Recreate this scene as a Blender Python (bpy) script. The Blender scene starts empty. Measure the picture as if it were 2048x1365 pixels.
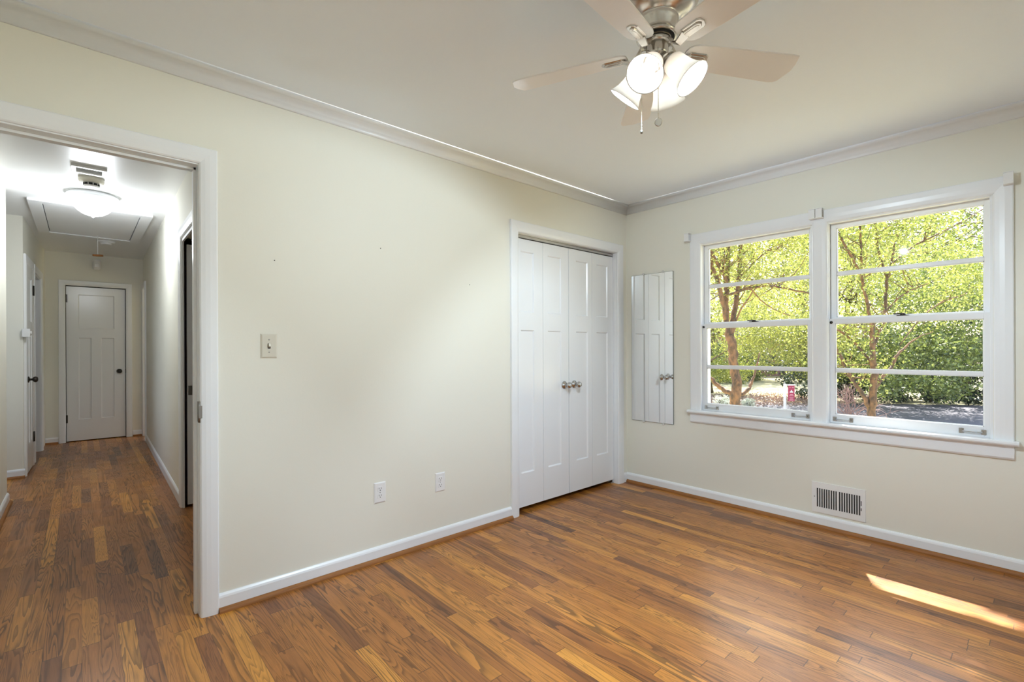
import bpy, math, random
import numpy as np
from mathutils import Vector, Matrix
random.seed(7); RNG = np.random.default_rng(11)
SC = bpy.context.scene
COL = SC.collection
PI = math.pi

# ------------------------------------------------------------------ camera
F_PX, YAW, PITCH, ROLL, CY = 961.33, 0.839578, -0.000413, -0.003856, 697.13
CAM_H = 1.19
cF = Vector((math.cos(YAW)*math.cos(PITCH), math.sin(YAW)*math.cos(PITCH), math.sin(PITCH)))
cR0 = Vector((math.sin(YAW), -math.cos(YAW), 0)); cU0 = cR0.cross(cF)
cR = math.cos(ROLL)*cR0 + math.sin(ROLL)*cU0
cU = -math.sin(ROLL)*cR0 + math.cos(ROLL)*cU0
cam_d = bpy.data.cameras.new('camera'); cam = bpy.data.objects.new('camera', cam_d); COL.objects.link(cam)
M = Matrix.Identity(4)
for i in range(3):
    M[i][0] = cR[i]; M[i][1] = cU[i]; M[i][2] = -cF[i]
M[2][3] = CAM_H
cam.matrix_world = M
cam_d.sensor_width = 36; cam_d.lens = F_PX/2048*36; cam_d.shift_y = (CY-682.5)/2048
cam_d.clip_start = 0.02; cam_d.clip_end = 400
SC.camera = cam

# ------------------------------------------------------------------ world, sun, exposure
SC.view_settings.view_transform = 'Standard'
SC.view_settings.look = 'None'; SC.view_settings.gamma = 1.0
SC.view_settings.exposure = 0.2
try: SC.view_settings.use_curve_mapping = False
except Exception: pass
W = bpy.data.worlds.new('sky'); SC.world = W; W.use_nodes = True
nt = W.node_tree; nt.nodes.clear()
sky = nt.nodes.new('ShaderNodeTexSky'); sky.sky_type = 'NISHITA'; sky.sun_disc = False
sky.sun_elevation = math.radians(50); sky.sun_rotation = math.radians(66); sky.air_density = 1.0; sky.dust_density = 2.5
hsv = nt.nodes.new('ShaderNodeHueSaturation'); hsv.inputs['Saturation'].default_value = 0.85
bg = nt.nodes.new('ShaderNodeBackground'); bg.inputs['Strength'].default_value = 0.56
wo = nt.nodes.new('ShaderNodeOutputWorld')
nt.links.new(sky.outputs[0], hsv.inputs['Color']); nt.links.new(hsv.outputs[0], bg.inputs['Color']); nt.links.new(bg.outputs[0], wo.inputs['Surface'])
SUN = Vector((0.573, 0.251, 0.764)).normalized()      # towards the sun
sd = bpy.data.lights.new('sun', 'SUN'); sd.energy = 21.0; sd.angle = math.radians(0.6); sd.color = (1.0, 0.95, 0.86)
so = bpy.data.objects.new('sun', sd); COL.objects.link(so)
so.rotation_euler = SUN.to_track_quat('Z', 'Y').to_euler(); so.location = (20, 9, 30)
SC.cycles.max_bounces = 10; SC.cycles.diffuse_bounces = 6; SC.cycles.glossy_bounces = 5
SC.cycles.transparent_max_bounces = 24; SC.cycles.transmission_bounces = 6
SC.cycles.use_denoising = True
SC.cycles.sample_clamp_indirect = 6.0
SC.cycles.caustics_reflective = False; SC.cycles.caustics_refractive = False
FAN_POWER = 44.0      # each of the four fan bulbs
HALL_POWER = 17.0

# ------------------------------------------------------------------ materials
def mat(name, color=(.8,.8,.8), rough=.5, metal=0.0, spec=.5, coat=0.0):
    m = bpy.data.materials.new(name); m.use_nodes = True
    b = m.node_tree.nodes['Principled BSDF']
    b.inputs['Base Color'].default_value = (*color, 1); b.inputs['Roughness'].default_value = rough
    b.inputs['Metallic'].default_value = metal; b.inputs['Specular IOR Level'].default_value = spec
    if coat:
        b.inputs['Coat Weight'].default_value = coat; b.inputs['Coat Roughness'].default_value = .22
    return m
class NT:
    def __init__(s, m): s.t = m.node_tree; s.b = s.t.nodes.get('Principled BSDF')
    def n(s, k, **kw):
        x = s.t.nodes.new('ShaderNode'+k)
        for a, v in kw.items(): setattr(x, a, v)
        return x
    def l(s, a, b): s.t.links.new(a, b)
    def val(s, x, v):
        if hasattr(v, 'is_output') or hasattr(v, 'links'): s.l(v, x)
        else: x.default_value = v
    def math(s, op, a, b=0.0, c=None):
        x = s.n('Math', operation=op); s.val(x.inputs[0], a); s.val(x.inputs[1], b)
        if c is not None: s.val(x.inputs[2], c)
        return x.outputs[0]
    def bump(s, h, strength=.1, dist=.01):
        x = s.n('Bump'); x.inputs['Strength'].default_value = strength; x.inputs['Distance'].default_value = dist
        s.l(h, x.inputs['Height']); s.l(x.outputs[0], s.b.inputs['Normal']); return x
    def noise(s, scale, detail=3, vec=None, rough=.5, dist=0):
        x = s.n('TexNoise'); x.inputs['Scale'].default_value = scale; x.inputs['Detail'].default_value = detail
        x.inputs['Roughness'].default_value = rough; x.inputs['Distortion'].default_value = dist
        if vec is None:
            vec = s.n('TexCoord').outputs['Object']
        s.l(vec, x.inputs['Vector']); return x
def painted(name, color, rough, bump=.05, scale=60, coat=0, stretch=None):
    m = mat(name, color, rough, coat=coat); t = NT(m)
    v = None
    if stretch:
        mp = t.n('Mapping'); mp.inputs['Scale'].default_value = stretch; t.l(t.n('TexCoord').outputs['Object'], mp.inputs['Vector']); v = mp.outputs[0]
    nz = t.noise(scale, 4, v); t.bump(nz.outputs['Fac'], bump, .004)
    return m
WALL = painted('wall_paint', (.79,.775,.69), .55, .06, 90)
CEIL = painted('ceiling_paint', (.86,.91,.97), .6, .05, 70)
HCEIL = painted('hall_ceiling_paint', (.82,.83,.84), .33, .05, 8)
TRIM = painted('trim_paint', (.83,.845,.865), .3, .10, 30, stretch=(1,1,.15))
TRIMH = painted('trim_paint_horizontal', (.83,.845,.865), .3, .05, 30)
DOORP = painted('door_paint', (.83,.845,.865), .22, .03, 25, stretch=(1,1,.2))
PLASTIC_W = mat('white_plastic', (.80,.80,.80), .3)
PLASTIC_I = mat('ivory_plastic', (.66,.63,.54), .35)
DARK = mat('dark_void', (.012,.012,.012), .8)
SCREW = mat('screw_metal', (.35,.34,.32), .4, 1)
NICKEL = mat('brushed_nickel', (.62,.585,.54), .24, 1)
t = NT(NICKEL); nz = t.noise(220, 2); t.bump(nz.outputs['Fac'], .03, .001)
CHROME = mat('polished_chrome', (.55,.55,.55), .12, 1)
BRONZE = mat('dark_bronze', (.05,.045,.04), .3, .8)
STEEL = mat('aged_steel', (.30,.29,.27), .4, 1)
ALU = mat('track_aluminium', (.55,.55,.56), .3, 1)
VENTW = mat('vent_white_enamel', (.82,.82,.81), .35)
BLADE = mat('fan_blade_pewter', (.90,.88,.86), .32)
MIRROR = mat('mirror_silver', (.93,.94,.935), .0, 1)
GLEDGE = mat('mirror_glass_edge', (.10,.13,.12), .2)
CLIP = mat('clear_plastic_clip', (.7,.7,.68), .15)
SOIL = mat('soil', (.18,.13,.09), .9)
BULBM = mat('lamp_glow', (1,1,1), .4); b = BULBM.node_tree.nodes['Principled BSDF']
b.inputs['Emission Color'].default_value = (1,.96,.9,1); b.inputs['Emission Strength'].default_value = 4.0
HGLASS = mat('hall_lamp_glass', (.95,.95,.95), .35); b = HGLASS.node_tree.nodes['Principled BSDF']
b.inputs['Emission Color'].default_value = (1,.985,.96,1); b.inputs['Emission Strength'].default_value = 3.0
def frosted():
    m = bpy.data.materials.new('frosted_white_glass'); m.use_nodes = True; t = m.node_tree; t.nodes.clear()
    d = t.nodes.new('ShaderNodeBsdfDiffuse'); d.inputs[0].default_value = (.93,.90,.86,1)
    tr = t.nodes.new('ShaderNodeBsdfTranslucent'); tr.inputs[0].default_value = (1,.97,.92,1)
    g = t.nodes.new('ShaderNodeBsdfGlossy'); g.inputs['Roughness'].default_value = .25
    m1 = t.nodes.new('ShaderNodeMixShader'); m1.inputs[0].default_value = .42
    m2 = t.nodes.new('ShaderNodeMixShader'); m2.inputs[0].default_value = .05
    o = t.nodes.new('ShaderNodeOutputMaterial')
    t.links.new(d.outputs[0], m1.inputs[1]); t.links.new(tr.outputs[0], m1.inputs[2])
    t.links.new(m1.outputs[0], m2.inputs[1]); t.links.new(g.outputs[0], m2.inputs[2]); t.links.new(m2.outputs[0], o.inputs[0])
    return m
FROST = frosted()
def pane_glass():
    m = bpy.data.materials.new('window_glass'); m.use_nodes = True; t = m.node_tree; t.nodes.clear()
    tr = t.nodes.new('ShaderNodeBsdfTransparent'); tr.inputs[0].default_value = (.985,.99,.985,1)
    g = t.nodes.new('ShaderNodeBsdfGlossy'); g.inputs['Roughness'].default_value = .03
    lw = t.nodes.new('ShaderNodeLayerWeight'); lw.inputs[0].default_value = .5
    p = t.nodes.new('ShaderNodeMath'); p.operation = 'POWER'; p.inputs[1].default_value = 4; t.links.new(lw.outputs['Facing'], p.inputs[0])
    a = t.nodes.new('ShaderNodeMath'); a.operation = 'MULTIPLY_ADD'; a.inputs[1].default_value = .5; a.inputs[2].default_value = .014; t.links.new(p.outputs[0], a.inputs[0])
    mx = t.nodes.new('ShaderNodeMixShader'); o = t.nodes.new('ShaderNodeOutputMaterial')
    t.links.new(a.outputs[0], mx.inputs[0]); t.links.new(tr.outputs[0], mx.inputs[1]); t.links.new(g.outputs[0], mx.inputs[2]); t.links.new(mx.outputs[0], o.inputs[0])
    return m
GLASS = pane_glass()

def floor_mat():
    m = mat('oak_strip_floor', (.4,.2,.08), .3, spec=.42, coat=.25); t = NT(m)
    pos = t.n('TexCoord').outputs['Object']
    sx = t.n('SeparateXYZ'); t.l(pos, sx.inputs[0]); X, Y = sx.outputs[0], sx.outputs[1]
    BW = .0571
    u = t.math('DIVIDE', X, BW); col = t.math('FLOOR', u); fx = t.math('FRACT', u)
    wn = t.n('TexWhiteNoise', noise_dimensions='1D'); t.l(col, wn.inputs['W'])
    off = t.math('MULTIPLY', wn.outputs['Value'], 9.7)
    wn0 = t.n('TexWhiteNoise', noise_dimensions='1D'); t.l(t.math('ADD', col, 71.3), wn0.inputs['W'])
    ln = t.math('MULTIPLY_ADD', wn0.outputs['Value'], .75, .45)
    v = t.math('DIVIDE', t.math('ADD', Y, off), ln); row = t.math('FLOOR', v); fy = t.math('FRACT', v)
    cb = t.n('CombineXYZ'); t.l(col, cb.inputs[0]); t.l(row, cb.inputs[1])
    w2 = t.n('TexWhiteNoise', noise_dimensions='3D'); t.l(cb.outputs[0], w2.inputs['Vector'])
    rs = t.n('SeparateColor'); t.l(w2.outputs['Color'], rs.inputs[0])
    # per-board grain coordinates
    gx = t.math('ADD', X, t.math('MULTIPLY', rs.outputs[0], 13.0))
    gy = t.math('ADD', t.math('MULTIPLY', Y, .06), t.math('MULTIPLY', rs.outputs[1], 17.0))
    gc = t.n('CombineXYZ'); t.l(gx, gc.inputs[0]); t.l(gy, gc.inputs[1]); t.l(t.math('MULTIPLY', rs.outputs[2], 31.0), gc.inputs[2])
    n1 = t.noise(17, 2.5, gc.outputs[0], .5, .5)
    # contour-like cathedral rings; some boards straight-grained, some wild
    ringf = t.math('MULTIPLY_ADD', rs.outputs[1], 17.0, 7.0)
    ring = t.math('FRACT', t.math('MULTIPLY', n1.outputs['Fac'], ringf))
    ring = t.math('SMOOTH_MIN', t.math('MULTIPLY', t.math('POWER', ring, 2.6), 1.6), 1.0, .1)
    gf = t.n('CombineXYZ'); t.l(t.math('MULTIPLY', gx, 1.0), gf.inputs[0]); t.l(t.math('MULTIPLY', gy, .6), gf.inputs[1])
    n2 = t.noise(420, 3, gf.outputs[0], .6)
    n3 = t.noise(2.2, 3, pos, .6)
    ramp = t.n('ValToRGB'); e = ramp.color_ramp.elements
    e[0].position = 0; e[0].color = (0.151,0.050,0.0080,1); e[1].position = 1; e[1].color = (0.545,0.226,0.0204,1)
    for p_, c_ in ((.10,(0.237,0.077,0.0096,1)), (.35,(0.312,0.107,0.0107,1)), (.65,(0.363,0.129,0.0118,1)), (.88,(0.434,0.166,0.0146,1))):
        k = ramp.color_ramp.elements.new(p_); k.color = c_
    t.l(rs.outputs[0], ramp.inputs[0])
    hs = t.n('HueSaturation'); t.l(ramp.outputs[0], hs.inputs['Color']); hs.inputs['Saturation'].default_value = .97
    k1 = t.math('SUBTRACT', 1.18, t.math('MULTIPLY', ring, t.math('MULTIPLY_ADD', rs.outputs[2], .42, .34)))
    k2 = t.math('MULTIPLY_ADD', n2.outputs['Fac'], .7, .65)
    k3 = t.math('MULTIPLY_ADD', n3.outputs['Fac'], .35, .83)
    kk = t.math('MULTIPLY', t.math('MULTIPLY', k1, k2), k3)
    # seams
    ex = t.math('MINIMUM', fx, t.math('SUBTRACT', 1.0, fx)); sx_ = t.math('LESS_THAN', ex, .024)
    ey = t.math('MULTIPLY', t.math('MINIMUM', fy, t.math('SUBTRACT', 1.0, fy)), ln); sy_ = t.math('LESS_THAN', ey, .0016)
    seam = t.math('MAXIMUM', t.math('MULTIPLY', sx_, t.math('MULTIPLY_ADD', wn0.outputs['Value'], .5, .35)), sy_)
    kk = t.math('MULTIPLY', kk, t.math('MULTIPLY_ADD', seam, -.62, 1.0))
    # small dark knots / worn marks
    n5 = t.noise(11, 1, pos); kn = t.math('GREATER_THAN', n5.outputs['Fac'], .88); kk = t.math('MULTIPLY', kk, t.math('MULTIPLY_ADD', kn, -.6, 1.0))
    t.l(kk, hs.inputs['Value']); t.l(hs.outputs[0], t.b.inputs['Base Color'])
    n4 = t.noise(5, 3, pos, .6)
    t.l(t.math('ADD', t.math('MULTIPLY_ADD', n4.outputs['Fac'], .25, .24), t.math('MULTIPLY', ring, .05)), t.b.inputs['Roughness'])
    hgt = t.math('ADD', t.math('MULTIPLY', seam, -1.0), t.math('ADD', t.math('MULTIPLY', ring, -.12), t.math('MULTIPLY', rs.outputs[2], .25)))
    t.bump(hgt, .22, .0015)
    return m
FLOORM = floor_mat()
def wood_trim_mat():
    m = mat('oak_shoe_moulding', (.34,.15,.055), .5, spec=.3); t = NT(m)
    mp = t.n('Mapping'); mp.inputs['Scale'].default_value = (3,3,60); t.l(t.n('TexCoord').outputs['Object'], mp.inputs['Vector'])
    nz = t.noise(3, 4, mp.outputs[0]); r = t.n('ValToRGB'); r.color_ramp.elements[0].color = (.20,.075,.02,1); r.color_ramp.elements[1].color = (.40,.17,.05,1)
    t.l(nz.outputs['Fac'], r.inputs[0]); t.l(r.outputs[0], t.b.inputs['Base Color']); return m
SHOE = wood_trim_mat()

def bark_mat(name, c1, c2, scale=9):
    m = mat(name, c1, .85); t = NT(m)
    mp = t.n('Mapping'); mp.inputs['Scale'].default_value = (1,1,.45); t.l(t.n('TexCoord').outputs['Object'], mp.inputs['Vector'])
    nz = t.noise(scale, 5, mp.outputs[0], .65); r = t.n('ValToRGB')
    r.color_ramp.elements[0].position = .38; r.color_ramp.elements[0].color = (*c1,1)
    r.color_ramp.elements[1].position = .62; r.color_ramp.elements[1].color = (*c2,1)
    t.l(nz.outputs['Fac'], r.inputs[0]); t.l(r.outputs[0], t.b.inputs['Base Color']); t.bump(nz.outputs['Fac'], .5, .02)
    return m
BARK_O = bark_mat('mottled_orange_bark', (.08,.058,.045), (.27,.145,.08), 13)
BARK_G = bark_mat('grey_brown_bark', (.10,.075,.055), (.25,.19,.14))
def leaf_mat(name, c1, c2, trans=.5, scale=1.2):
    m = bpy.data.materials.new(name); m.use_nodes = True; t = m.node_tree; t.nodes.clear()
    tc = t.nodes.new('ShaderNodeTexCoord'); nz = t.nodes.new('ShaderNodeTexNoise'); nz.inputs['Scale'].default_value = scale*7; nz.inputs['Detail'].default_value = 3
    t.links.new(tc.outputs['Object'], nz.inputs['Vector'])
    r = t.nodes.new('ShaderNodeValToRGB'); r.color_ramp.elements[0].position = .36; r.color_ramp.elements[0].color = (*c1,1); r.color_ramp.elements[1].position = .64; r.color_ramp.elements[1].color = (*c2,1)
    t.links.new(nz.outputs['Fac'], r.inputs[0])
    d = t.nodes.new('ShaderNodeBsdfDiffuse'); tr = t.nodes.new('ShaderNodeBsdfTranslucent'); g = t.nodes.new('ShaderNodeBsdfGlossy'); g.inputs['Roughness'].default_value = .4
    t.links.new(r.outputs[0], d.inputs[0]); t.links.new(r.outputs[0], tr.inputs[0])
    m1 = t.nodes.new('ShaderNodeMixShader'); m1.inputs[0].default_value = trans
    m2 = t.nodes.new('ShaderNodeMixShader'); m2.inputs[0].default_value = .09; o = t.nodes.new('ShaderNodeOutputMaterial')
    t.links.new(d.outputs[0], m1.inputs[1]); t.links.new(tr.outputs[0], m1.inputs[2]); t.links.new(m1.outputs[0], m2.inputs[1]); t.links.new(g.outputs[0], m2.inputs[2]); t.links.new(m2.outputs[0], o.inputs[0])
    return m
LEAF_Y = leaf_mat('yellow_green_leaves', (0.185,0.231,0.036), (0.466,0.476,0.104), .52)
LEAF_L = leaf_mat('light_green_leaves', (0.172,0.231,0.036), (0.466,0.490,0.108), .5)
LEAF_M = leaf_mat('mid_green_leaves', (0.082,0.136,0.022), (0.320,0.375,0.092), .45)
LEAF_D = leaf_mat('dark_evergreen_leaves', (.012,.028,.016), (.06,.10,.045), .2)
LEAF_W = leaf_mat('white_blossom', (.55,.60,.42), (.95,.95,.88), .2, 6)
TWIGM = mat('bare_reddish_twigs', (.42,.27,.23), .8)

# ------------------------------------------------------------------ mesh helpers
class MB:
    def __init__(s): s.v = []; s.f = []; s.sm = []
    def add(s, vs, fs, smooth=False):
        o = len(s.v); s.v += [tuple(x) for x in vs]; s.f += [tuple(i+o for i in f) for f in fs]; s.sm += [smooth]*len(fs); return s
    def box(s, x0, x1, y0, y1, z0, z1):
        x0, x1 = sorted((x0,x1)); y0, y1 = sorted((y0,y1)); z0, z1 = sorted((z0,z1))
        return s.add([(x0,y0,z0),(x1,y0,z0),(x1,y1,z0),(x0,y1,z0),(x0,y0,z1),(x1,y0,z1),(x1,y1,z1),(x0,y1,z1)],
                     [(0,3,2,1),(4,5,6,7),(0,1,5,4),(1,2,6,5),(2,3,7,6),(3,0,4,7)])
    def obox(s, c, ax, ay, az):   # oriented box: centre, half-axis vectors
        c, ax, ay, az = map(Vector, (c, ax, ay, az)); vs = []
        for sz in (-1,1):
            for sx, sy in ((-1,-1),(1,-1),(1,1),(-1,1)): vs.append(c+ax*sx+ay*sy+az*sz)
        return s.add(vs, [(0,3,2,1),(4,5,6,7),(0,1,5,4),(1,2,6,5),(2,3,7,6),(3,0,4,7)])
    def prism(s, prof, fn, a, b, smooth=False, caps=True):   # profile (p,q) swept from a to b ; fn(p,q,t)->xyz
        n = len(prof); vs = [fn(p,q,a) for p,q in prof]+[fn(p,q,b) for p,q in prof]
        s.add(vs, [(i,(i+1)%n,(i+1)%n+n,i+n) for i in range(n)], smooth)
        if caps: s.add(vs, [tuple(range(n))[::-1], tuple(range(n,2*n))])
        return s
    def lathe(s, prof, c, axis=(0,0,1), n=24, smooth=True, close=False):
        c = Vector(c); a = Vector(axis).normalized(); t_ = Vector((1,0,0)) if abs(a.x)<.8 else Vector((0,1,0))
        e1 = a.cross(t_).normalized(); e2 = a.cross(e1)
        vs = []
        for r, z in prof:
            for k in range(n):
                w = 2*PI*k/n; vs.append(c+a*z+(e1*math.cos(w)+e2*math.sin(w))*r)
        fs = []
        for j in range(len(prof)-1):
            for k in range(n):
                k2 = (k+1)%n; fs.append((j*n+k, j*n+k2, (j+1)*n+k2, (j+1)*n+k))
        return s.add(vs, fs, smooth)
    def tube(s, pts, rad, n=8, smooth=True):
        pts = [Vector(p) for p in pts]
        if not hasattr(rad, '__len__'): rad = [rad]*len(pts)
        vs = []; ref = None
        for i, p in enumerate(pts):
            d = (pts[min(i+1,len(pts)-1)]-pts[max(i-1,0)]).normalized()
            if ref is None:
                ref = Vector((0,0,1)) if abs(d.z)<.9 else Vector((1,0,0))
            e1 = (ref-d*ref.dot(d)).normalized(); ref = e1; e2 = d.cross(e1)
            for k in range(n):
                w = 2*PI*k/n; vs.append(p+(e1*math.cos(w)+e2*math.sin(w))*rad[i])
        fs = [(j*n+k, j*n+(k+1)%n, (j+1)*n+(k+1)%n, (j+1)*n+k) for j in range(len(pts)-1) for k in range(n)]
        s.add(vs, fs, smooth); m = len(pts)-1
        s.add([vs[k] for k in range(n)]+[vs[m*n+k] for k in range(n)], [tuple(range(n))[::-1], tuple(range(n,2*n))])
        return s
    def sphere(s, c, r, n=12, m=8, sc=(1,1,1)):
        c = Vector(c); vs = []
        for j in range(m+1):
            th = PI*j/m
            for k in range(n): vs.append(c+Vector((r*sc[0]*math.sin(th)*math.cos(2*PI*k/n), r*sc[1]*math.sin(th)*math.sin(2*PI*k/n), r*sc[2]*math.cos(th))))
        fs = [(j*n+k, (j+1)*n+k, (j+1)*n+(k+1)%n, j*n+(k+1)%n) for j in range(m) for k in range(n)]
        return s.add(vs, fs, True)
LOC = {}
def wloc(o):
    return LOC.get(o.name, Vector((0,0,0)))
def finish(o, parent, loc=None):
    COL.objects.link(o)
    if parent is not None:
        o.parent = parent; LOC[o.name] = wloc(parent)
    else: LOC[o.name] = Vector(loc) if loc is not None else Vector((0,0,0)); o.location = LOC[o.name]
    return o
SKEWL = ('wall_hall_far_left', 'trim_6', 'trim_7', 'door_3')
SKEW = ('wall_hall_right', 'baseboard_hall_right', 'trim_8', 'trim_9', 'door_5')     # the right hall wall runs 1 degree off square
def build(name, mb, material, parent=None, loc=None, bevel=0, label=None, cat=None, group=None, kind=None, twoside=False):
    if name in SKEW or (parent is not None and parent.name in SKEW+('door_4',)):
        mb.v = [(x+(y-4.34)*.019, y, z) for x, y, z in mb.v]
    if name in SKEWL or (parent is not None and (parent.name in SKEWL or (parent.parent and parent.parent.name in SKEWL))):
        mb.v = [(x+(y-6.38)*.032, y, z) for x, y, z in mb.v]
    me = bpy.data.meshes.new(name)
    o0 = wloc(parent) if parent is not None else (Vector(loc) if loc is not None else Vector((0,0,0)))
    me.from_pydata([(v[0]-o0.x, v[1]-o0.y, v[2]-o0.z) for v in mb.v], [], mb.f)
    me.polygons.foreach_set('use_smooth', mb.sm); me.validate()
    import bmesh
    bm = bmesh.new(); bm.from_mesh(me)
    if not twoside:
        bmesh.ops.remove_doubles(bm, verts=bm.verts, dist=1e-6); bmesh.ops.recalc_face_normals(bm, faces=bm.faces)
    bm.to_mesh(me); bm.free()
    me.materials.append(material)
    o = bpy.data.objects.new(name, me); finish(o, parent, loc)
    if bevel:
        md = o.modifiers.new('bevel', 'BEVEL'); md.width = bevel; md.segments = 2; md.limit_method = 'ANGLE'; md.angle_limit = math.radians(40)
    tag(o, label, cat, group, kind); return o
def tag(o, label=None, cat=None, group=None, kind=None):
    if label: o['label'] = label
    if cat: o['category'] = cat
    if group: o['group'] = group
    if kind: o['kind'] = kind
    return o
def thing(name, label, cat, loc, group=None, kind=None):
    o = bpy.data.objects.new(name, None); o.empty_display_size = .05; finish(o, None, loc); return tag(o, label, cat, group, kind)
def struct(name, mb, m, label=None, cat=None, bevel=0, **k):
    return build(name, mb, m, None, None, bevel, label, cat, None, 'structure')

# ------------------------------------------------------------------ room dimensions
YA, XB, CH = 2.5116, 3.6264, 2.44            # left wall plane, window wall plane, ceiling
X0, Y0 = -0.68, -0.73                        # walls behind the camera
T = .12
DX0, DX1, DZ = -.403, .409, 2.028            # hall doorway
CX0, CX1, CZ = 2.310, 3.485, 2.025           # closet opening
HL1, HL2, HR, HE = -.43, -.40, .568, 8.39
HRE = .645     # hall left near, left far, right, end

fl = MB().box(X0-.2, XB+.02, Y0-.2, YA+.02, -.04, 0).box(-1.9, 2.9, YA+.02, 9.1, -.04, 0).box(2.9, XB+.02, YA+.02, 3.4, -.04, 0)
struct('floor', fl, FLOORM, 'polished honey-brown oak strip floor running through the doorway into the hall', 'floor')
struct('ceiling', MB().box(X0-.2, XB+.15, Y0-.2, YA+.06, CH, CH+.05), CEIL, 'flat white bedroom ceiling above the fan', 'ceiling')
struct('ceiling_hall', MB().box(-1.9, 3.75, YA+.06, 9.1, CH, CH+.05), HCEIL, 'glossy white hall ceiling beyond the doorway', 'ceiling')

w = MB()
w.box(X0-.12, DX0, YA, YA+T, 0, CH).box(DX0, DX1, YA, YA+T, DZ, CH).box(DX1, CX0-.012, YA, YA+T, 0, CH).box(CX0-.012, CX1+.012, YA, YA+T, CZ+.006, CH).box(CX1+.012, XB, YA, YA+T, 0, CH)
struct('wall_left', w, WALL, 'long cream wall with the hall doorway and the closet', 'wall')
# window openings
WL0, WL1, WR0, WR1, WZ0, WZ1 = 1.045, 1.830, .195, .965, .690, 2.005
w = MB(); TB = .17
w.box(XB, XB+TB, WL1, YA+T, 0, CH).box(XB, XB+TB, WR1, WL0, 0, CH).box(XB, XB+TB, Y0-.12, WR0, 0, CH)
for a_, b_ in ((WL0,WL1),(WR0,WR1)): w.box(XB, XB+TB, a_, b_, 0, WZ0).box(XB, XB+TB, a_, b_, WZ1, CH)
struct('wall_right', w, WALL, 'cream wall holding the pair of windows and the mirror', 'wall')
BX0, BX1, BZ0, BZ1 = 1.0, 2.5, .75, 2.0        # unseen window added behind the camera for fill daylight
w = MB().box(X0-.12, BX0, Y0-T, Y0, 0, CH).box(BX1, XB+TB, Y0-T, Y0, 0, CH).box(BX0, BX1, Y0-T, Y0, 0, BZ0).box(BX0, BX1, Y0-T, Y0, BZ1, CH)
struct('wall_near', w, WALL, 'cream wall behind the camera with an added fill window', 'wall')
struct('wall_back', MB().box(X0-.12, X0, Y0-T, YA, 0, CH), WALL, 'cream wall behind the camera', 'wall')
w3 = MB()
for x0_, x1_, z0_, z1_ in ((BX0,BX0+.05,BZ0,BZ1),(BX1-.05,BX1,BZ0,BZ1),(BX0,BX1,BZ0,BZ0+.05),(BX0,BX1,BZ1-.05,BZ1),((BX0+BX1)/2-.03,(BX0+BX1)/2+.03,BZ0,BZ1)):
    w3.box(x0_, x1_, Y0-.08, Y0-.03, z0_, z1_)
struct('fill_window', w3, TRIMH, 'white frame of the added fill window behind the camera', 'window')

# closet interior
w = MB().box(2.0, XB, 3.25, 3.35, 0, CH).box(2.0, 2.1, YA+T, 3.25, 0, CH).box(XB-.02, XB+.08, YA+T, 3.25, 0, CH)
struct('wall_closet', w, WALL, 'closet walls behind the bifold doors', 'wall')

# hall walls
w = MB().box(HL1-.12, HL1, YA+T, 5.40, 0, CH)
struct('wall_hall_near_left', w, WALL, 'near left hall wall ending at the side passage', 'wall')
w = MB().box(-1.9, -.52, 6.38, 6.50, 0, CH).box(-1.9, -1.78, 5.28, 6.38, 0, .7).box(-1.9, -1.78, 5.28, 6.38, 2.2, CH).box(-1.9, HL1-.12, 5.16, 5.28, 0, CH)  # opening at the passage end is added, brings fill daylight into the hall
struct('wall_hall_passage', w, WALL, 'side passage wall facing the bedroom doorway', 'wall')
D1a, D1b, D2a, D2b = 6.49, 6.97, 7.21, 7.90
w = MB().box(-.52, HL2, 6.38, D1a, 0, CH).box(-.52, HL2, D1b, D2a, 0, CH).box(-.52, HL2, D2b, HE+.12, 0, CH).box(-.52, HL2, D1a, D1b, 2.03, CH).box(-.52, HL2, D2a, D2b, 2.03, CH)
struct('wall_hall_far_left', w, WALL, 'far left hall wall with two doorways', 'wall')
P0, P1, Q0, Q1 = 3.55, 4.34, 7.88, 8.33
w = MB().box(HR, HR+.14, YA+T, P0, 0, CH).box(HR, HR+.14, P1+.9, Q0, 0, CH).box(HR, HR+.010, P1, P1+.9, 0, CH).box(HR+.10, HR+.14, P1, P1+.9, 0, CH).box(HR, HR+.14, Q1, HE+.12, 0, CH)
w.box(HR, HR+.14, P0, P1, 2.03, CH).box(HR, HR+.14, Q0, Q1, 2.03, CH).box(HR+.010, HR+.10, P1, P1+.9, 2.08, CH)
struct('wall_hall_right', w, WALL, 'right hall wall with the pocket door', 'wall')
E0, E1 = -.145, .458
w = MB().box(-.52, E0, HE, HE+.12, 0, CH).box(E1, HRE+.14, HE, HE+.12, 0, CH).box(E0, E1, HE, HE+.12, 2.02, CH)
struct('wall_hall_end', w, WALL, 'hall end wall around the panelled door', 'wall')
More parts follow.
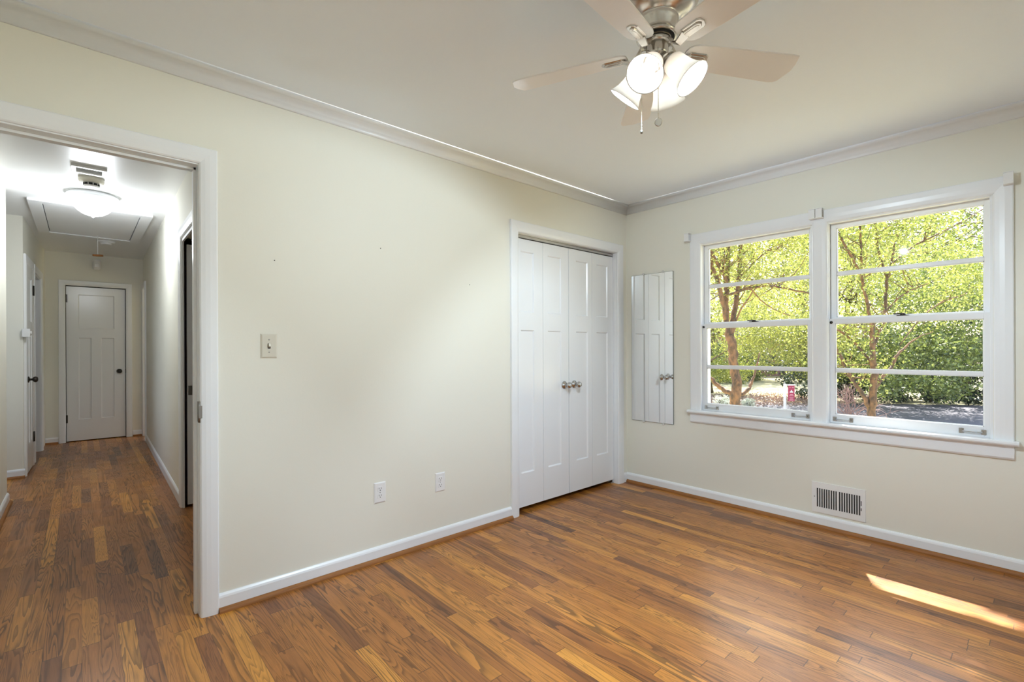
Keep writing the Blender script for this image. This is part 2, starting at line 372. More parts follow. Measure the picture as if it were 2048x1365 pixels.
# rooms seen through hall openings
w = MB().box(-1.5, -1.4, 7.1, HE+.12, 0, CH).box(-1.5, -.52, HE+.02, HE+.12, 0, CH).box(-1.5, -.52, 7.06, 7.12, 0, CH)
w.box(-.75, -.70, 6.50, 7.12, 0, CH).box(-.75, -.52, 6.50, 6.52, 0, CH)  # added backing behind the closed left door against light leaks
struct('wall_bathroom', w, CEIL, 'grey shaded walls of the room behind the far left doorway', 'wall')
struct('leak_block_end_door', MB().box(-.52, HRE+.14, HE+.13, HE+.16, 0, CH), DARK, 'added black backing that stops light leaking round the end door', 'wall')  # added sheet, keeps outside light from showing at the door gaps
w = MB().box(2.2, 2.3, 5.9, 9.1, 0, .8).box(2.2, 2.3, 5.9, 9.1, 2.2, CH).box(2.2, 2.3, 5.9, 7.0, .8, 2.2).box(2.2, 2.3, 8.7, 9.1, .8, 2.2).box(HR+.14, 2.2, 9.0, 9.1, 0, CH).box(HR+.14, HRE+.14, HE+.1, 9.0, 0, CH).box(2.0, 2.1, YA+T+.7, 6, 0, CH).box(HR+.14, 2.0, 5.9, 6.0, 0, CH).box(HR+.14, 2.0, 2.64, 2.74, 0, CH)
struct('wall_side_room', w, WALL, 'dim walls of the room behind the pocket door', 'wall')

# ------------------------------------------------------------------ mouldings
CROWN = [(0,0),(0,-.068),(.008,-.068),(.012,-.060),(.012,-.052),(.018,-.048),(.020,-.040),(.032,-.024),(.050,-.020),(.056,-.018),(.062,-.010),(.064,0)]
mb = MB().prism(CROWN, lambda p,q,t_: (t_, YA-p, CH+q), X0, XB, True); struct('trim_1', mb, TRIMH, 'white crown moulding along the long cream wall', 'crown moulding')
mb = MB().prism(CROWN, lambda p,q,t_: (XB-p, t_, CH+q), Y0, YA, True); struct('trim_2', mb, TRIMH, 'white crown moulding above the windows', 'crown moulding')
BASE = [(0,0),(0,.082),(.005,.081),(.011,.073),(.014,.064),(.014,0)]
SHP = [(.0145,0),(.0145,.022),(.019,.0215),(.027,.016),(.031,.008),(.032,0)]
def base(name, fn, a, b, lab, shoe=True):
    o = build(name, MB().prism(BASE, fn, a, b), TRIMH, None, None, .001, lab, 'baseboard', None, 'structure')
    if shoe: build('shoe_moulding', MB().prism(SHP, fn, a, b), SHOE, o, label='brown oak shoe moulding')
    return o
fa = lambda p,q,t_: (t_, YA-p, q)
base('baseboard_left', fa, DX1+.051, CX0-.073, 'white baseboard between the hall doorway and the closet')
base('baseboard_corner', fa, CX1+.073, XB-.02, 'tiny white baseboard between closet casing and corner', False)
base('baseboard_left_end', fa, X0, DX0-.053, 'white baseboard left of the hall doorway')
base('baseboard_right', lambda p,q,t_: (XB-p, t_, q), Y0, YA-.002, 'white baseboard under the windows')
base('baseboard_near', lambda p,q,t_: (t_, Y0+p, q), X0, XB, 'white baseboard behind the camera')
base('baseboard_back', lambda p,q,t_: (X0+p, t_, q), Y0, YA, 'white baseboard behind the camera by the doorway')
base('baseboard_hall_near_left', lambda p,q,t_: (HL1+p, t_, q), YA+T, 5.40, 'white baseboard on the near left hall wall')
base('baseboard_hall_passage', lambda p,q,t_: (t_, 6.38-p, q), -1.78, HL2+.01, 'white baseboard facing the doorway in the side passage')
base('baseboard_hall_right', lambda p,q,t_: (HR-p, t_, q), P1+.075, Q0-.075, 'white baseboard on the right hall wall', False)
base('baseboard_hall_end_left', lambda p,q,t_: (t_, HE-p, q), -.335, E0-.07, 'white baseboard left of the end door')
base('baseboard_hall_end_right', lambda p,q,t_: (t_, HE-p, q), E1+.07, HRE-.001, 'white baseboard right of the end door')

CAS = [(0,0),(0,.008),(.006,.013),(.022,.017),(.040,.019),(.066,.019),(.070,.015),(.070,0)]   # across, out from wall (starts at the opening edge)
def casing(mb, a0, a1, ztop, mapf, z0=0.0, wd=.070):
    """mapf(a, out, z) ; casing legs and head with mitred look"""
    s = wd/.070
    pr = [(p*s, q) for p, q in CAS]; n = len(pr)
    def sweep(A, B):
        vs = [A(p,q) for p,q in pr]+[B(p,q) for p,q in pr]
        mb.add(vs, [(i,(i+1)%n,(i+1)%n+n,i+n) for i in range(n)]+[tuple(range(n)), tuple(range(n,2*n))[::-1]])
    sweep(lambda p,q: mapf(a0-p, q, z0), lambda p,q: mapf(a0-p, q, ztop+p))
    sweep(lambda p,q: mapf(a1+p, q, z0), lambda p,q: mapf(a1+p, q, ztop+p))
    sweep(lambda p,q: mapf(a0-p, q, ztop+p), lambda p,q: mapf(a1+p, q, ztop+p))
    return mb
# hall doorway: casing, jambs, stops, old hinge
mb = casing(MB(), DX0+.018, DX1-.018, DZ-.014, lambda a,o,z: (a, YA-o, z))
casing(mb, DX0+.018, DX1-.018, DZ-.014, lambda a,o,z: (a, YA+T+o, z))
tr = build('trim_3', mb, TRIM, None, None, .0008, 'white casing of the open hall doorway', 'door frame', None, 'structure')
jb = MB().box(DX1-.02, DX1, YA-.001, YA+T+.001, 0, DZ).box(DX0, DX0+.02, YA-.001, YA+T+.001, 0, DZ).box(DX0, DX1, YA-.001, YA+T+.001, DZ-.02, DZ)
jb.box(DX1-.032, DX1-.02, YA+.045, YA+.08, 0, DZ-.02).box(DX0+.02, DX0+.032, YA+.045, YA+.08, 0, DZ-.02).box(DX0, DX1, YA+.045, YA+.08, DZ-.032, DZ-.02)
build('door_jamb', jb, TRIM, tr, bevel=.0015)
hg = MB().box(DX1-.0225, DX1-.0195, YA+.002, YA+.028, .868, .957)
hg.tube([(DX1-.020, YA-.006, .866),(DX1-.020, YA-.006, .959)], .0055, 10)
hg.box(DX1-.022, DX1-.010, YA-.014, YA-.008, .885, .940)
build('strike_hinge', hg, STEEL, tr, label='worn dark metal latch plate on the doorway edge')
# closet casing and jamb
mb = casing(MB(), CX0, CX1, CZ-.008, lambda a,o,z: (a, YA-o, z), wd=.075)
tr = build('trim_4', mb, TRIM, None, None, .0008, 'white casing around the closet doors', 'door frame', None, 'structure')
jb = MB().box(CX0-.012, CX0, YA+.001, YA+T, 0, CZ).box(CX1, CX1+.012, YA+.001, YA+T, 0, CZ).box(CX0-.012, CX1+.012, YA+.001, YA+T, CZ-.010, CZ+.006)
build('door_jamb', jb, TRIM, tr, bevel=.001)
tk = MB().box(CX0, CX1, YA+.042, YA+.046, CZ-.032, CZ-.012).box(CX0, CX1, YA+.066, YA+.070, CZ-.032, CZ-.012).box(CX0, CX1, YA+.042, YA+.070, CZ-.014, CZ-.010)
build('door_track', tk, ALU, tr, label='metal bifold track')
# ------------------------------------------------------------------ panelled doors
def panel_door(mb, u0, u1, z0, z1, panels, mapf, th=.035, rec=.009, lip=.008):
    """mapf(u, depth, z); depth 0 = front face, + into door."""
    us = sorted({u0,u1,*[p[0] for p in panels],*[p[1] for p in panels]}); zs = sorted({z0,z1,*[p[2] for p in panels],*[p[3] for p in panels]})
    def inside(uc, zc): return any(p[0]<uc<p[1] and p[2]<zc<p[3] for p in panels)
    for i in range(len(us)-1):
        for j in range(len(zs)-1):
            a,b,c,d = us[i],us[i+1],zs[j],zs[j+1]
            if not inside((a+b)/2,(c+d)/2):
                mb.add([mapf(a,0,c),mapf(b,0,c),mapf(b,0,d),mapf(a,0,d)],[(0,1,2,3)])
    for a,b,c,d in panels:
        o = [mapf(a,0,c),mapf(b,0,c),mapf(b,0,d),mapf(a,0,d)]; q = [mapf(a+lip,rec,c+lip),mapf(b-lip,rec,c+lip),mapf(b-lip,rec,d-lip),mapf(a+lip,rec,d-lip)]
        mb.add(o+q, [(0,1,5,4),(1,2,6,5),(2,3,7,6),(3,0,4,7),(4,5,6,7)])
    f = [mapf(u0,0,z0),mapf(u1,0,z0),mapf(u1,0,z1),mapf(u0,0,z1)]; k = [mapf(u0,th,z0),mapf(u1,th,z0),mapf(u1,th,z1),mapf(u0,th,z1)]
    mb.add(f+k, [(0,4,5,1),(1,5,6,2),(2,6,7,3),(3,7,4,0),(7,6,5,4)])
    return mb
def knob_set(parent, c, n, m, name='door_knob', r=.028, rr=.031):
    c = Vector(c); n = Vector(n)
    k = MB().lathe([(0,0),(rr,0),(rr,.004),(rr*.8,.010),(.013,.012),(.010,.020),(.011,.030),(r*.75,.036),(r,.048),(r*.98,.056),(r*.75,.066),(r*.35,.070),(0,.071)], c, n, 24)
    return build(name, k, m, parent)
cl = thing('door_1', 'white closet bifold door of four panelled leaves with two knobs', 'closet door', ((CX0+CX1)/2, YA+.045, 0), kind='structure')
YD = YA+.040
ls = [CX0+.003 + i*(CX1-CX0-.006)/4 for i in range(5)]
for i in range(4):
    a, b = ls[i]+.0015, ls[i+1]-.0015
    if i == 1: b -= .002
    if i == 2: a += .001
    L0, L1 = a+.062, b-.092
    if i in (1,): L0, L1 = a+.052, b-.085
    if i == 2: L0, L1 = a+.088, b-.052
    if i == 3: L0, L1 = a+.060, b-.075
    mbd = panel_door(MB(), a, b, .033, 1.985, [(L0,L1,1.452,1.897),(L0,L1,.277,1.322)], lambda u,d,z: (u, YD+d, z))
    lf = build('door_leaf', mbd, DOORP, cl)
    if i == 1: knob_set(lf, (b-.052, YD, .897), (0,-1,0), CHROME, 'door_knob', .025, .031)
    if i == 2: knob_set(lf, (a+.060, YD, .897), (0,-1,0), CHROME, 'door_knob', .025, .031)
pv = MB().box(CX0+.002, CX0+.035, YD+.002, YD+.028, .0, .012).box(CX0+.004, CX0+.012, YD+.010, YD+.020, .012, .034)
pv.box(CX1-.035, CX1-.002, YD+.002, YD+.028, .0, .012).box(CX1-.012, CX1-.004, YD+.010, YD+.020, .012, .034)
build('pivot_bracket', pv, ALU, cl)

# end door
PE = HE+.015
d2 = thing('door_2', 'closed white three-panel door at the far end of the hall', 'door', ((E0+E1)/2, PE, 0), kind='structure')
leaf = build('door_leaf', panel_door(MB(), E0+.006, E1-.006, .012, 2.008, [(-.022,.338,1.468,1.908),(-.022,.105,.283,1.345),(.202,.336,.283,1.345)], lambda u,d,z: (u, PE+d, z), rec=.008), DOORP, d2)
knob_set(leaf, (.388, PE, .90), (0,-1,0), BRONZE)
for z in (1.85, .30):
    build('hinge', MB().box(E0-.006, E0+.018, PE-.006, PE+.004, z-.05, z+.05).tube([(E0+.002,PE-.008,z-.052),(E0+.002,PE-.008,z+.052)], .006, 8), STEEL if 0 else BRONZE, d2)
build('strike_plate', MB().box(E1-.004, E1+.010, PE-.010, PE-.002, .87, .93), BRONZE, d2)
mb = casing(MB(), E0, E1, 2.018, lambda a,o,z: (a, HE-o, z), wd=.066); mb.box(E0-.012, E0, HE, HE+.1, 0, 2.03).box(E1, E1+.012, HE, HE+.1, 0, 2.03).box(E0, E1, HE, HE+.1, 2.02, 2.03)
build('trim_5', mb, TRIM, None, None, .0008, 'white casing around the end door of the hall', 'door frame', None, 'structure')

# left hall: door 3 (closed) and open doorway
fx = lambda a,o,z: (HL2+o, a, z)
mb = casing(MB(), D1a, D1b, 2.022, fx, wd=.075)
mb.box(HL2-.11, HL2, D1a-.012, D1a, 0, 2.03).box(HL2-.11, HL2, D1b, D1b+.012, 0, 2.03)
build('trim_6', mb, TRIM, None, None, .0008, 'white casing around the closed left hall door', 'door frame', None, 'structure')
mb = casing(MB(), D2a, D2b, 2.022, fx, wd=.075)
mb.box(HL2-.12, HL2, D2a-.012, D2a+.012, 0, 2.03).box(HL2-.12, HL2, D2b-.012, D2b+.012, 0, 2.03).box(HL2-.12, HL2, D2a, D2b, 2.01, 2.03)
build('trim_7', mb, TRIM, None, None, .0008, 'white casing around the open far left doorway', 'door frame', None, 'structure')
d3 = thing('door_3', 'white panelled door on the left side of the hall with dark knob', 'door', (HL2-.01, (D1a+D1b)/2, 0), kind='structure')
leaf = build('door_leaf', panel_door(MB(), D1a+.005, D1b-.005, .012, 2.012, [(D1a+.10,D1b-.10,1.47,1.90),(D1a+.10,(D1a+D1b)/2-.035,.28,1.34),((D1a+D1b)/2+.035,D1b-.10,.28,1.34)], lambda u,d,z: (HL2+.016-d, u, z)), DOORP, d3)
knob_set(leaf, (HL2+.016, D1a+.060, .905), (1,0,0), BRONZE)
for z in (1.80, .30): build('hinge', MB().box(HL2+.014, HL2+.019, D1b-.03, D1b+.004, z-.05, z+.05).tube([(HL2+.022,D1b-.002,z-.052),(HL2+.022,D1b-.002,z+.052)], .007, 8), BRONZE, d3)
# right hall: pocket door opening
fr = lambda a,o,z: (HR-o, a, z)
mb = casing(MB(), P0, P1, 2.022, fr, wd=.075)
mb.box(HR-.001, HR+.011, P1-.012, P1+.002, 0, 2.03).box(HR+.080, HR+.14, P1-.012, P1+.002, 0, 2.03).box(HR, HR+.14, P0-.002, P0+.012, 0, 2.03).box(HR, HR+.012, P0, P1, 2.00, 2.03)
build('trim_8', mb, TRIM, None, None, .0008, 'white casing around the pocket door opening', 'door frame', None, 'structure')
d4 = thing('door_4', 'white pocket door edge just showing in its dark slot', 'pocket door', (HR+.062, P1+.40, 0), kind='structure')
build('door_leaf', MB().box(HR+.030, HR+.068, P1+.006, P1+.80, .015, 1.985), DOORP, d4, bevel=.001)
build('edge_pull', MB().box(HR+.036, HR+.062, P1+.002, P1+.008, .845, .915).box(HR+.044, HR+.053, P1-.001, P1+.004, .862, .898), CHROME, d4)
build('pocket_slot', MB().box(HR+.0105, HR+.0115, P1+.01, P1+.88, 0, 2.07).box(HR+.098, HR+.099, P1+.01, P1+.88, 0, 2.07).box(HR+.011, HR+.098, P1+.88, P1+.885, 0, 2.07), DARK, d4, label='unlit inside of the pocket')
# right far door
mb = casing(MB(), Q0, Q1, 2.022, fr, wd=.06); mb.box(HR-.001, HR+.141, Q1-.002, Q1+.012, 0, 2.03).box(HR-.001, HR+.141, Q0-.012, Q0+.002, 0, 2.03).box(HR-.001, HR+.141, Q0, Q1, 2.022, 2.034)
build('trim_9', mb, TRIM, None, None, .0008, 'white casing of the open doorway at the far right of the hall', 'door frame', None, 'structure')
# the far right opening is an open doorway into a daylit room

# ------------------------------------------------------------------ windows
def window(name, a, b, lab, dot):
    root = thing(name, lab, 'window', (XB+.06, (a+b)/2, WZ0), kind='structure')
    # frame/jamb liners
    f = MB().box(XB, XB+TB, a, a+.006, WZ0, WZ1).box(XB, XB+TB, b-.006, b, WZ0, WZ1).box(XB, XB+TB, a, b, WZ1-.006, WZ1).box(XB+.02, XB+TB+.03, a, b, WZ0-.01, WZ0+.004)
    f.box(XB+.022, XB+.0265, a+.006, a+.010, WZ0, WZ1)
    build('window_frame', f, TRIMH, root)
    # inner stops
    st = MB().box(XB+.002, XB+.024, a+.004, a+.012, WZ0, WZ1).box(XB+.002, XB+.024, b-.012, b-.004, WZ0, WZ1).box(XB+.002, XB+.024, a, b, WZ1-.012, WZ1-.004)
    build('sash_stop', st, TRIMH, root, bevel=.002)
    ga, gb = a+.037, b-.040            # glass span
    def sash(nm, x0, z0, z1, gz0, gz1, mz, s0, s1):
        d = .034; y0, y1 = a+.008, b-.008
        s_ = MB().box(x0, x0+d, y0, ga, z0, z1).box(x0, x0+d, gb, y1, z0, z1).box(x0, x0+d, ga, gb, z0, gz0).box(x0, x0+d, ga, gb, gz1, z1)
        s_.box(x0+.006, x0+d-.004, ga, gb, mz-.011, mz+.011)
        o = build(nm, s_, TRIMH, root, bevel=.002)
        # putty bevel around panes
        pb = MB()
        for c0, c1 in ((gz0, mz-.012), (mz+.012, gz1)):
            for (ya, yb, za, zb) in ((ga,ga+.005,c0,c1),(gb-.005,gb,c0,c1),(ga,gb,c0,c0+.003),(ga,gb,c1-.003,c1)): pb.box(x0+.010, x0+.020, ya, yb, za, zb)
        build('glazing_bead', pb, TRIMH, o)
        for c0, c1 in ((gz0, mz-.012), (mz+.012, gz1)):
            build('glass_pane', MB().box(x0+.0145, x0+.0175, ga+.001, gb-.001, c0+.001, c1-.001), GLASS, o)
        return o
    up = sash('upper_sash', XB+.066, 1.350, WZ1-.004, 1.384, 1.968, 1.670, 0, 0)
    lo = sash('lower_sash', XB+.028, WZ0+.005, 1.374, .752, 1.340, 1.038, 0, 0)
    lk = MB().box(XB+.030, XB+.060, (a+b)/2-.028, (a+b)/2+.028, 1.374, 1.379).lathe([(.014,0),(.014,.008),(.008,.012),(0,.012)], (XB+.046,(a+b)/2,1.379),(0,0,1),12).box(XB+.040, XB+.052, (a+b)/2-.005, (a+b)/2+.045, 1.385, 1.392)
    build('sash_lock', lk, BRONZE, lo, label='dark bronze sash lock')
    for yc in (b-.083, a+.083) if dot else (b-.082, a+.082):
        h = MB()
        for s_ in (-1, 1): h.box(XB+.024, XB+.029, yc+s_*.045-.010, yc+s_*.045+.010, .708, .735).box(XB+.012, XB+.026, yc+s_*.040-.004, yc+s_*.040+.004, .718, .726)
        h.tube([(XB+.012, yc-.040, .722),(XB+.010, yc, .720),(XB+.012, yc+.040, .722)], .0035, 8)
        build('sash_lift', h, CHROME, lo, label='small silver sash lift handle')
    build('sash_bolt', MB().lathe([(0,0),(.009,0),(.009,.003),(.004,.005),(0,.005)], (XB+.028, b-.020, 1.350), (-1,0,0), 14), BRONZE, lo)
    return root
window('window_1', WL0, WL1, 'left white double-hung window with two panes per sash', True)
window('window_2', WR0, WR1, 'right white double-hung window with two panes per sash', True)
# casing, mullion, stool, apron as one trim assembly
mb = MB(); s_ = .085/.070
f = lambda a,o,z: (XB-o, a, z)
pr = [(p*s_, q) for p, q in CAS]; n = len(pr)
def sw(A, B):
    vs = [A(p,q) for p,q in pr]+[B(p,q) for p,q in pr]; mb.add(vs, [(i,(i+1)%n,(i+1)%n+n,i+n) for i in range(n)]+[tuple(range(n)), tuple(range(n,2*n))[::-1]])
ca, cb_, ct = WR0-.002, WL1-.014, WZ1-.005
sw(lambda p,q: f(ca-p*.9,q,WZ0), lambda p,q: f(ca-p*.9,q,ct+p)); sw(lambda p,q: f(cb_+p,q,WZ0), lambda p,q: f(cb_+p,q,ct+p)); sw(lambda p,q: f(ca-p*.9,q,ct+p), lambda p,q: f(cb_+p,q,ct+p))
mb.prism([(WR1-.010,0),(WR1-.008,.008),(WR1,.014),(WR1+.012,.017),(WR1+.020,.019),(WL0-.014,.019),(WL0-.006,.016),(WL0-.002,.010),(WL0,0)], lambda p,q,t_: (XB-q, p, t_), WZ0, WZ1+.01)
tr = build('trim_10', mb, TRIM, None, None, .0008, 'white casing and mullion around the pair of windows', 'window frame', None, 'structure')
SX = [(.03,0),(-.040,0),(-.046,-.004),(-.047,-.014),(-.043,-.022),(-.036,-.025),(.03,-.025)]
build('window_stool', MB().prism(SX, lambda p,q,t_: (XB+p, t_, .695+q), .098, 1.918), TRIMH, tr, bevel=.002)
AP = [(0,0),(-.018,0),(-.018,-.064),(-.012,-.074),(0,-.076)]
build('window_apron', MB().prism(AP, lambda p,q,t_: (XB+p, t_, .670+q), .117, 1.902), TRIMH, tr, bevel=.001)
# blind brackets
def bracket(y, lab, open_side):
    t_ = thing('blind_bracket', lab, 'blind bracket', (XB-.03, y, 2.045), 'blind brackets on the window head')
    b_ = MB(); x1 = XB-.019; x0 = x1-.045; z0, z1 = 2.030, 2.092
    b_.box(x0, x1, y-.018, y+.018, z0, z0+.003).box(x0, x1, y-.018, y+.018, z1-.003, z1).box(x1-.003, x1, y-.018, y+.018, z0, z1).box(x0, x0+.002, y-.018, y+.018, z0, z1-.004)
    ys = y+.018*open_side
    b_.box(x0, x1, ys-.0015, ys+.0015, z0, z1)
    build('bracket_box', b_, PLASTIC_W, t_, bevel=.001)
    for dz, dx in ((.018,.014),(.046,.012),(.044,.030)): build('screw', MB().lathe([(0,0),(.003,0),(.002,.002),(0,.002)], (x0+dx, ys-open_side*.003, z0+dz), (0,-open_side,0), 8), SCREW, t_)
bracket(1.905, 'white blind bracket at the far left window corner', 1)
bracket(1.032, 'left one of the two white blind brackets above the mullion', -1)
bracket(.990, 'right one of the two white blind brackets above the mullion', 1)
bracket(.135, 'white blind bracket at the near right window corner', -1)

# ------------------------------------------------------------------ wall things
def on_left(x): return x
m_ = thing('wall_mirror', 'tall frameless mirror on the wall between closet and windows', 'mirror', (XB-.006, 2.25, .556))
my0, my1, mz0, mz1 = 2.052, 2.452, .556, 1.820
build('mirror_glass', MB().box(XB-.0095, XB-.0085, my0+.002, my1-.002, mz0+.002, mz1-.002), MIRROR, m_)
build('glass_backing', MB().box(XB-.0084, XB-.003, my0, my1, mz0, mz1), GLEDGE, m_)
build('mirror_backing', MB().box(XB-.003, XB-.0003, my0+.03, my1-.03, mz0+.03, mz1-.03), DARK, m_)
for y in (2.142, 2.330):
    for z, s in ((mz1, 1), (mz0, -1)):
        c = MB().lathe([(0,0),(.010,0),(.010,.003),(.006,.006),(.0035,.006),(.0035,.004),(0,.004)], (XB-.010, y, z+s*.004), (-1,0,0), 14).box(XB-.010, XB, y-.006, y+.006, z+s*.001, z+s*.009)
        build('mirror_clip', c, CLIP, m_)

# light switch
sw_ = thing('light_switch', 'ivory toggle light switch plate on the cream wall', 'light switch', (.676, YA, 1.205))
def plate(x, z, w_, h_, m, parent, nm='cover_plate'):
    p = MB(); d = .0055; e = .006
    vo = [(x-w_/2,YA,z-h_/2),(x+w_/2,YA,z-h_/2),(x+w_/2,YA,z+h_/2),(x-w_/2,YA,z+h_/2)]
    vi = [(x-w_/2+e,YA-d,z-h_/2+e),(x+w_/2-e,YA-d,z-h_/2+e),(x+w_/2-e,YA-d,z+h_/2-e),(x-w_/2+e,YA-d,z+h_/2-e)]
    vm = [(v[0],YA-d*.45,v[2]) for v in vo]
    p.add(vo+vm+vi, [(0,1,5,4),(1,2,6,5),(2,3,7,6),(3,0,4,7),(4,5,9,8),(5,6,10,9),(6,7,11,10),(7,4,8,11),(8,9,10,11),(3,2,1,0)])
    return build(nm, p, m, parent)
plate(.676, 1.205, .072, .116, PLASTIC_I, sw_)
build('switch_slot', MB().box(.670, .682, YA-.0062, YA-.004, 1.192, 1.217), DARK, sw_)
build('toggle', MB().obox((.676, YA-.0095, 1.207), (.0042,0,0), (0,.0065,-.003), (0,.002,.007)), PLASTIC_I, sw_, bevel=.0008)
for z in (1.175, 1.235): build('screw', MB().lathe([(0,0),(.0033,0),(.0028,.0012),(0,.0012)], (.676, YA-.0055, z), (0,-1,0), 10), SCREW, sw_)
def outlet(x, z, lab, rounded):
    o = thing('wall_outlet', lab, 'electrical outlet', (x, YA, z), 'duplex outlets on the cream wall')
    plate(x, z, .070, .115, PLASTIC_W, o)
    for s in (1,-1):
        zc = z+s*.0195
        prof = [(.0165,-.010),(.0165,.010),(.010,.0145),(-.010,.0145),(-.0165,.010),(-.0165,-.010),(-.010,-.0145),(.010,-.0145)]
        r = build('receptacle', MB().prism(prof, lambda p,q,t_: (x+p, YA-t_, zc+q), .004, .0068), PLASTIC_W, o, bevel=.0006)
        sl = MB().box(x-.0078, x-.0054, YA-.0072, YA-.006, zc, zc+.009).box(x+.0054, x+.0078, YA-.0072, YA-.006, zc, zc+.0085).lathe([(0,0),(.0026,0),(.0026,.0005),(0,.0005)], (x, YA-.0068, zc-.006), (0,-1,0), 10)
        build('socket_slots', sl, DARK, r)
    build('screw', MB().lathe([(0,0),(.003,0),(.0025,.0012),(0,.0012)], (x, YA-.0055, z), (0,-1,0), 10), SCREW, o)
outlet(1.249, .381, 'white duplex outlet nearer the doorway, the lower-left one of two', False)
outlet(1.650, .364, 'white duplex outlet nearer the closet, the right one of two', True)
for x, z, lab in ((.703,1.622,'small dark nail hole in the cream wall above the light switch'),(1.260,1.756,'small dark nail mark high on the middle of the cream wall'),(1.884,1.603,'small dark nail mark on the cream wall nearest the closet')):
    build('wall_nail', MB().lathe([(0,0),(.0028,0),(.002,.003),(0,.003)], (x, YA, z), (0,-1,0), 8), DARK, None, (x,YA,z), 0, lab, 'nail', 'nails left in the cream wall')
# wall register
rg = thing('wall_register', 'white metal vent register on the wall below the right window', 'vent', (XB, .905, .197))
y0, y1, z0, z1 = .757, 1.051, .098, .297
sl0 = [1.019-.0132*i for i in range(9)]; sl1 = [.894-.0132*i for i in range(9)]
ys = []; 
for c in sl0+sl1: ys.append((c-.0042, c+.0042))
g = MB(); zs0, zs1 = .135, .258
g.box(XB-.006, XB-.004, y0, y1, z0, zs0).box(XB-.006, XB-.004, y0, y1, zs1, z1)
cur = y0
for a_, b_ in sorted(ys): g.box(XB-.006, XB-.004, cur, a_, zs0, zs1); cur = b_
g.box(XB-.006, XB-.004, cur, y1, zs0, zs1)
g.box(XB-.004, XB-.0002, y0, y0+.002, z0, z1).box(XB-.004, XB-.0002, y1-.002, y1, z0, z1).box(XB-.004, XB-.0002, y0, y1, z0, z0+.002).box(XB-.004, XB-.0002, y0, y1, z1-.002, z1)
build('grille_face', g, VENTW, rg)
lv = MB()
for a_, b_ in ys[:9]: lv.obox((XB+.002, b_-.001, (zs0+zs1)/2), (.008,-.004,0), (.0003,.0006,0), (0,0,(zs1-zs0)/2))
for a_, b_ in ys[9:]: lv.obox((XB+.002, a_+.001, (zs0+zs1)/2), (.008,.004,0), (.0003,-.0006,0), (0,0,(zs1-zs0)/2))
build('louvres', lv, VENTW, rg)
build('duct_box', MB().box(XB-.0015, XB-.0005, y0+.012, y1-.012, z0+.012, z1-.012), mat('duct_grey', (.05,.05,.048), .6), rg)
build('damper_lever', MB().box(XB-.0065, XB-.0058, .7775, .7815, .196, .226).box(XB-.0065, XB-.0058, .7775, .7815, .164, .182), DARK, rg)
build('screw', MB().lathe([(0,0),(.004,0),(.003,.0015),(0,.0015)], (XB-.006, 1.036, .200), (-1,0,0), 10), SCREW, rg)

# ------------------------------------------------------------------ ceiling fan
FX, FY = 1.475, .893
fan = thing('ceiling_fan', 'brushed nickel ceiling fan with five blades and four lit glass shades', 'ceiling fan', (FX, FY, CH))
c0 = (FX, FY, 0)
build('motor_housing', MB().lathe([(0,2.44),(.118,2.44),(.128,2.432),(.137,2.40),(.138,2.375),(.134,2.37),(.136,2.362),(.132,2.352),(.122,2.338),(.104,2.326),(.084,2.318),(.072,2.314),(.068,2.310),(.070,2.304),(.066,2.299),(.064,2.290),(.056,2.276),(.055,2.268),(.062,2.260),(.068,2.257),(.068,2.252),(.064,2.249),(.058,2.248),(0,2.252)], c0, n=48), NICKEL, fan)
build('flywheel', MB().lathe([(0,2.250),(.044,2.250),(.046,2.238),(.045,2.228),(0,2.228)], c0, n=32), NICKEL, fan)
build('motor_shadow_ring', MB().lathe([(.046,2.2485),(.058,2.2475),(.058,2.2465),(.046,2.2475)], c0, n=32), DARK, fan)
build('switch_cup', MB().lathe([(0,2.228),(.036,2.228),(.038,2.224),(.037,2.196),(.034,2.188),(.022,2.184),(.019,2.170),(.021,2.158),(.016,2.146),(.009,2.140),(.010,2.134),(.006,2.128),(0,2.126)], c0, n=32), NICKEL, fan)
ZB = 2.205; PH = math.radians(114.3); TILT = math.radians(12.5)
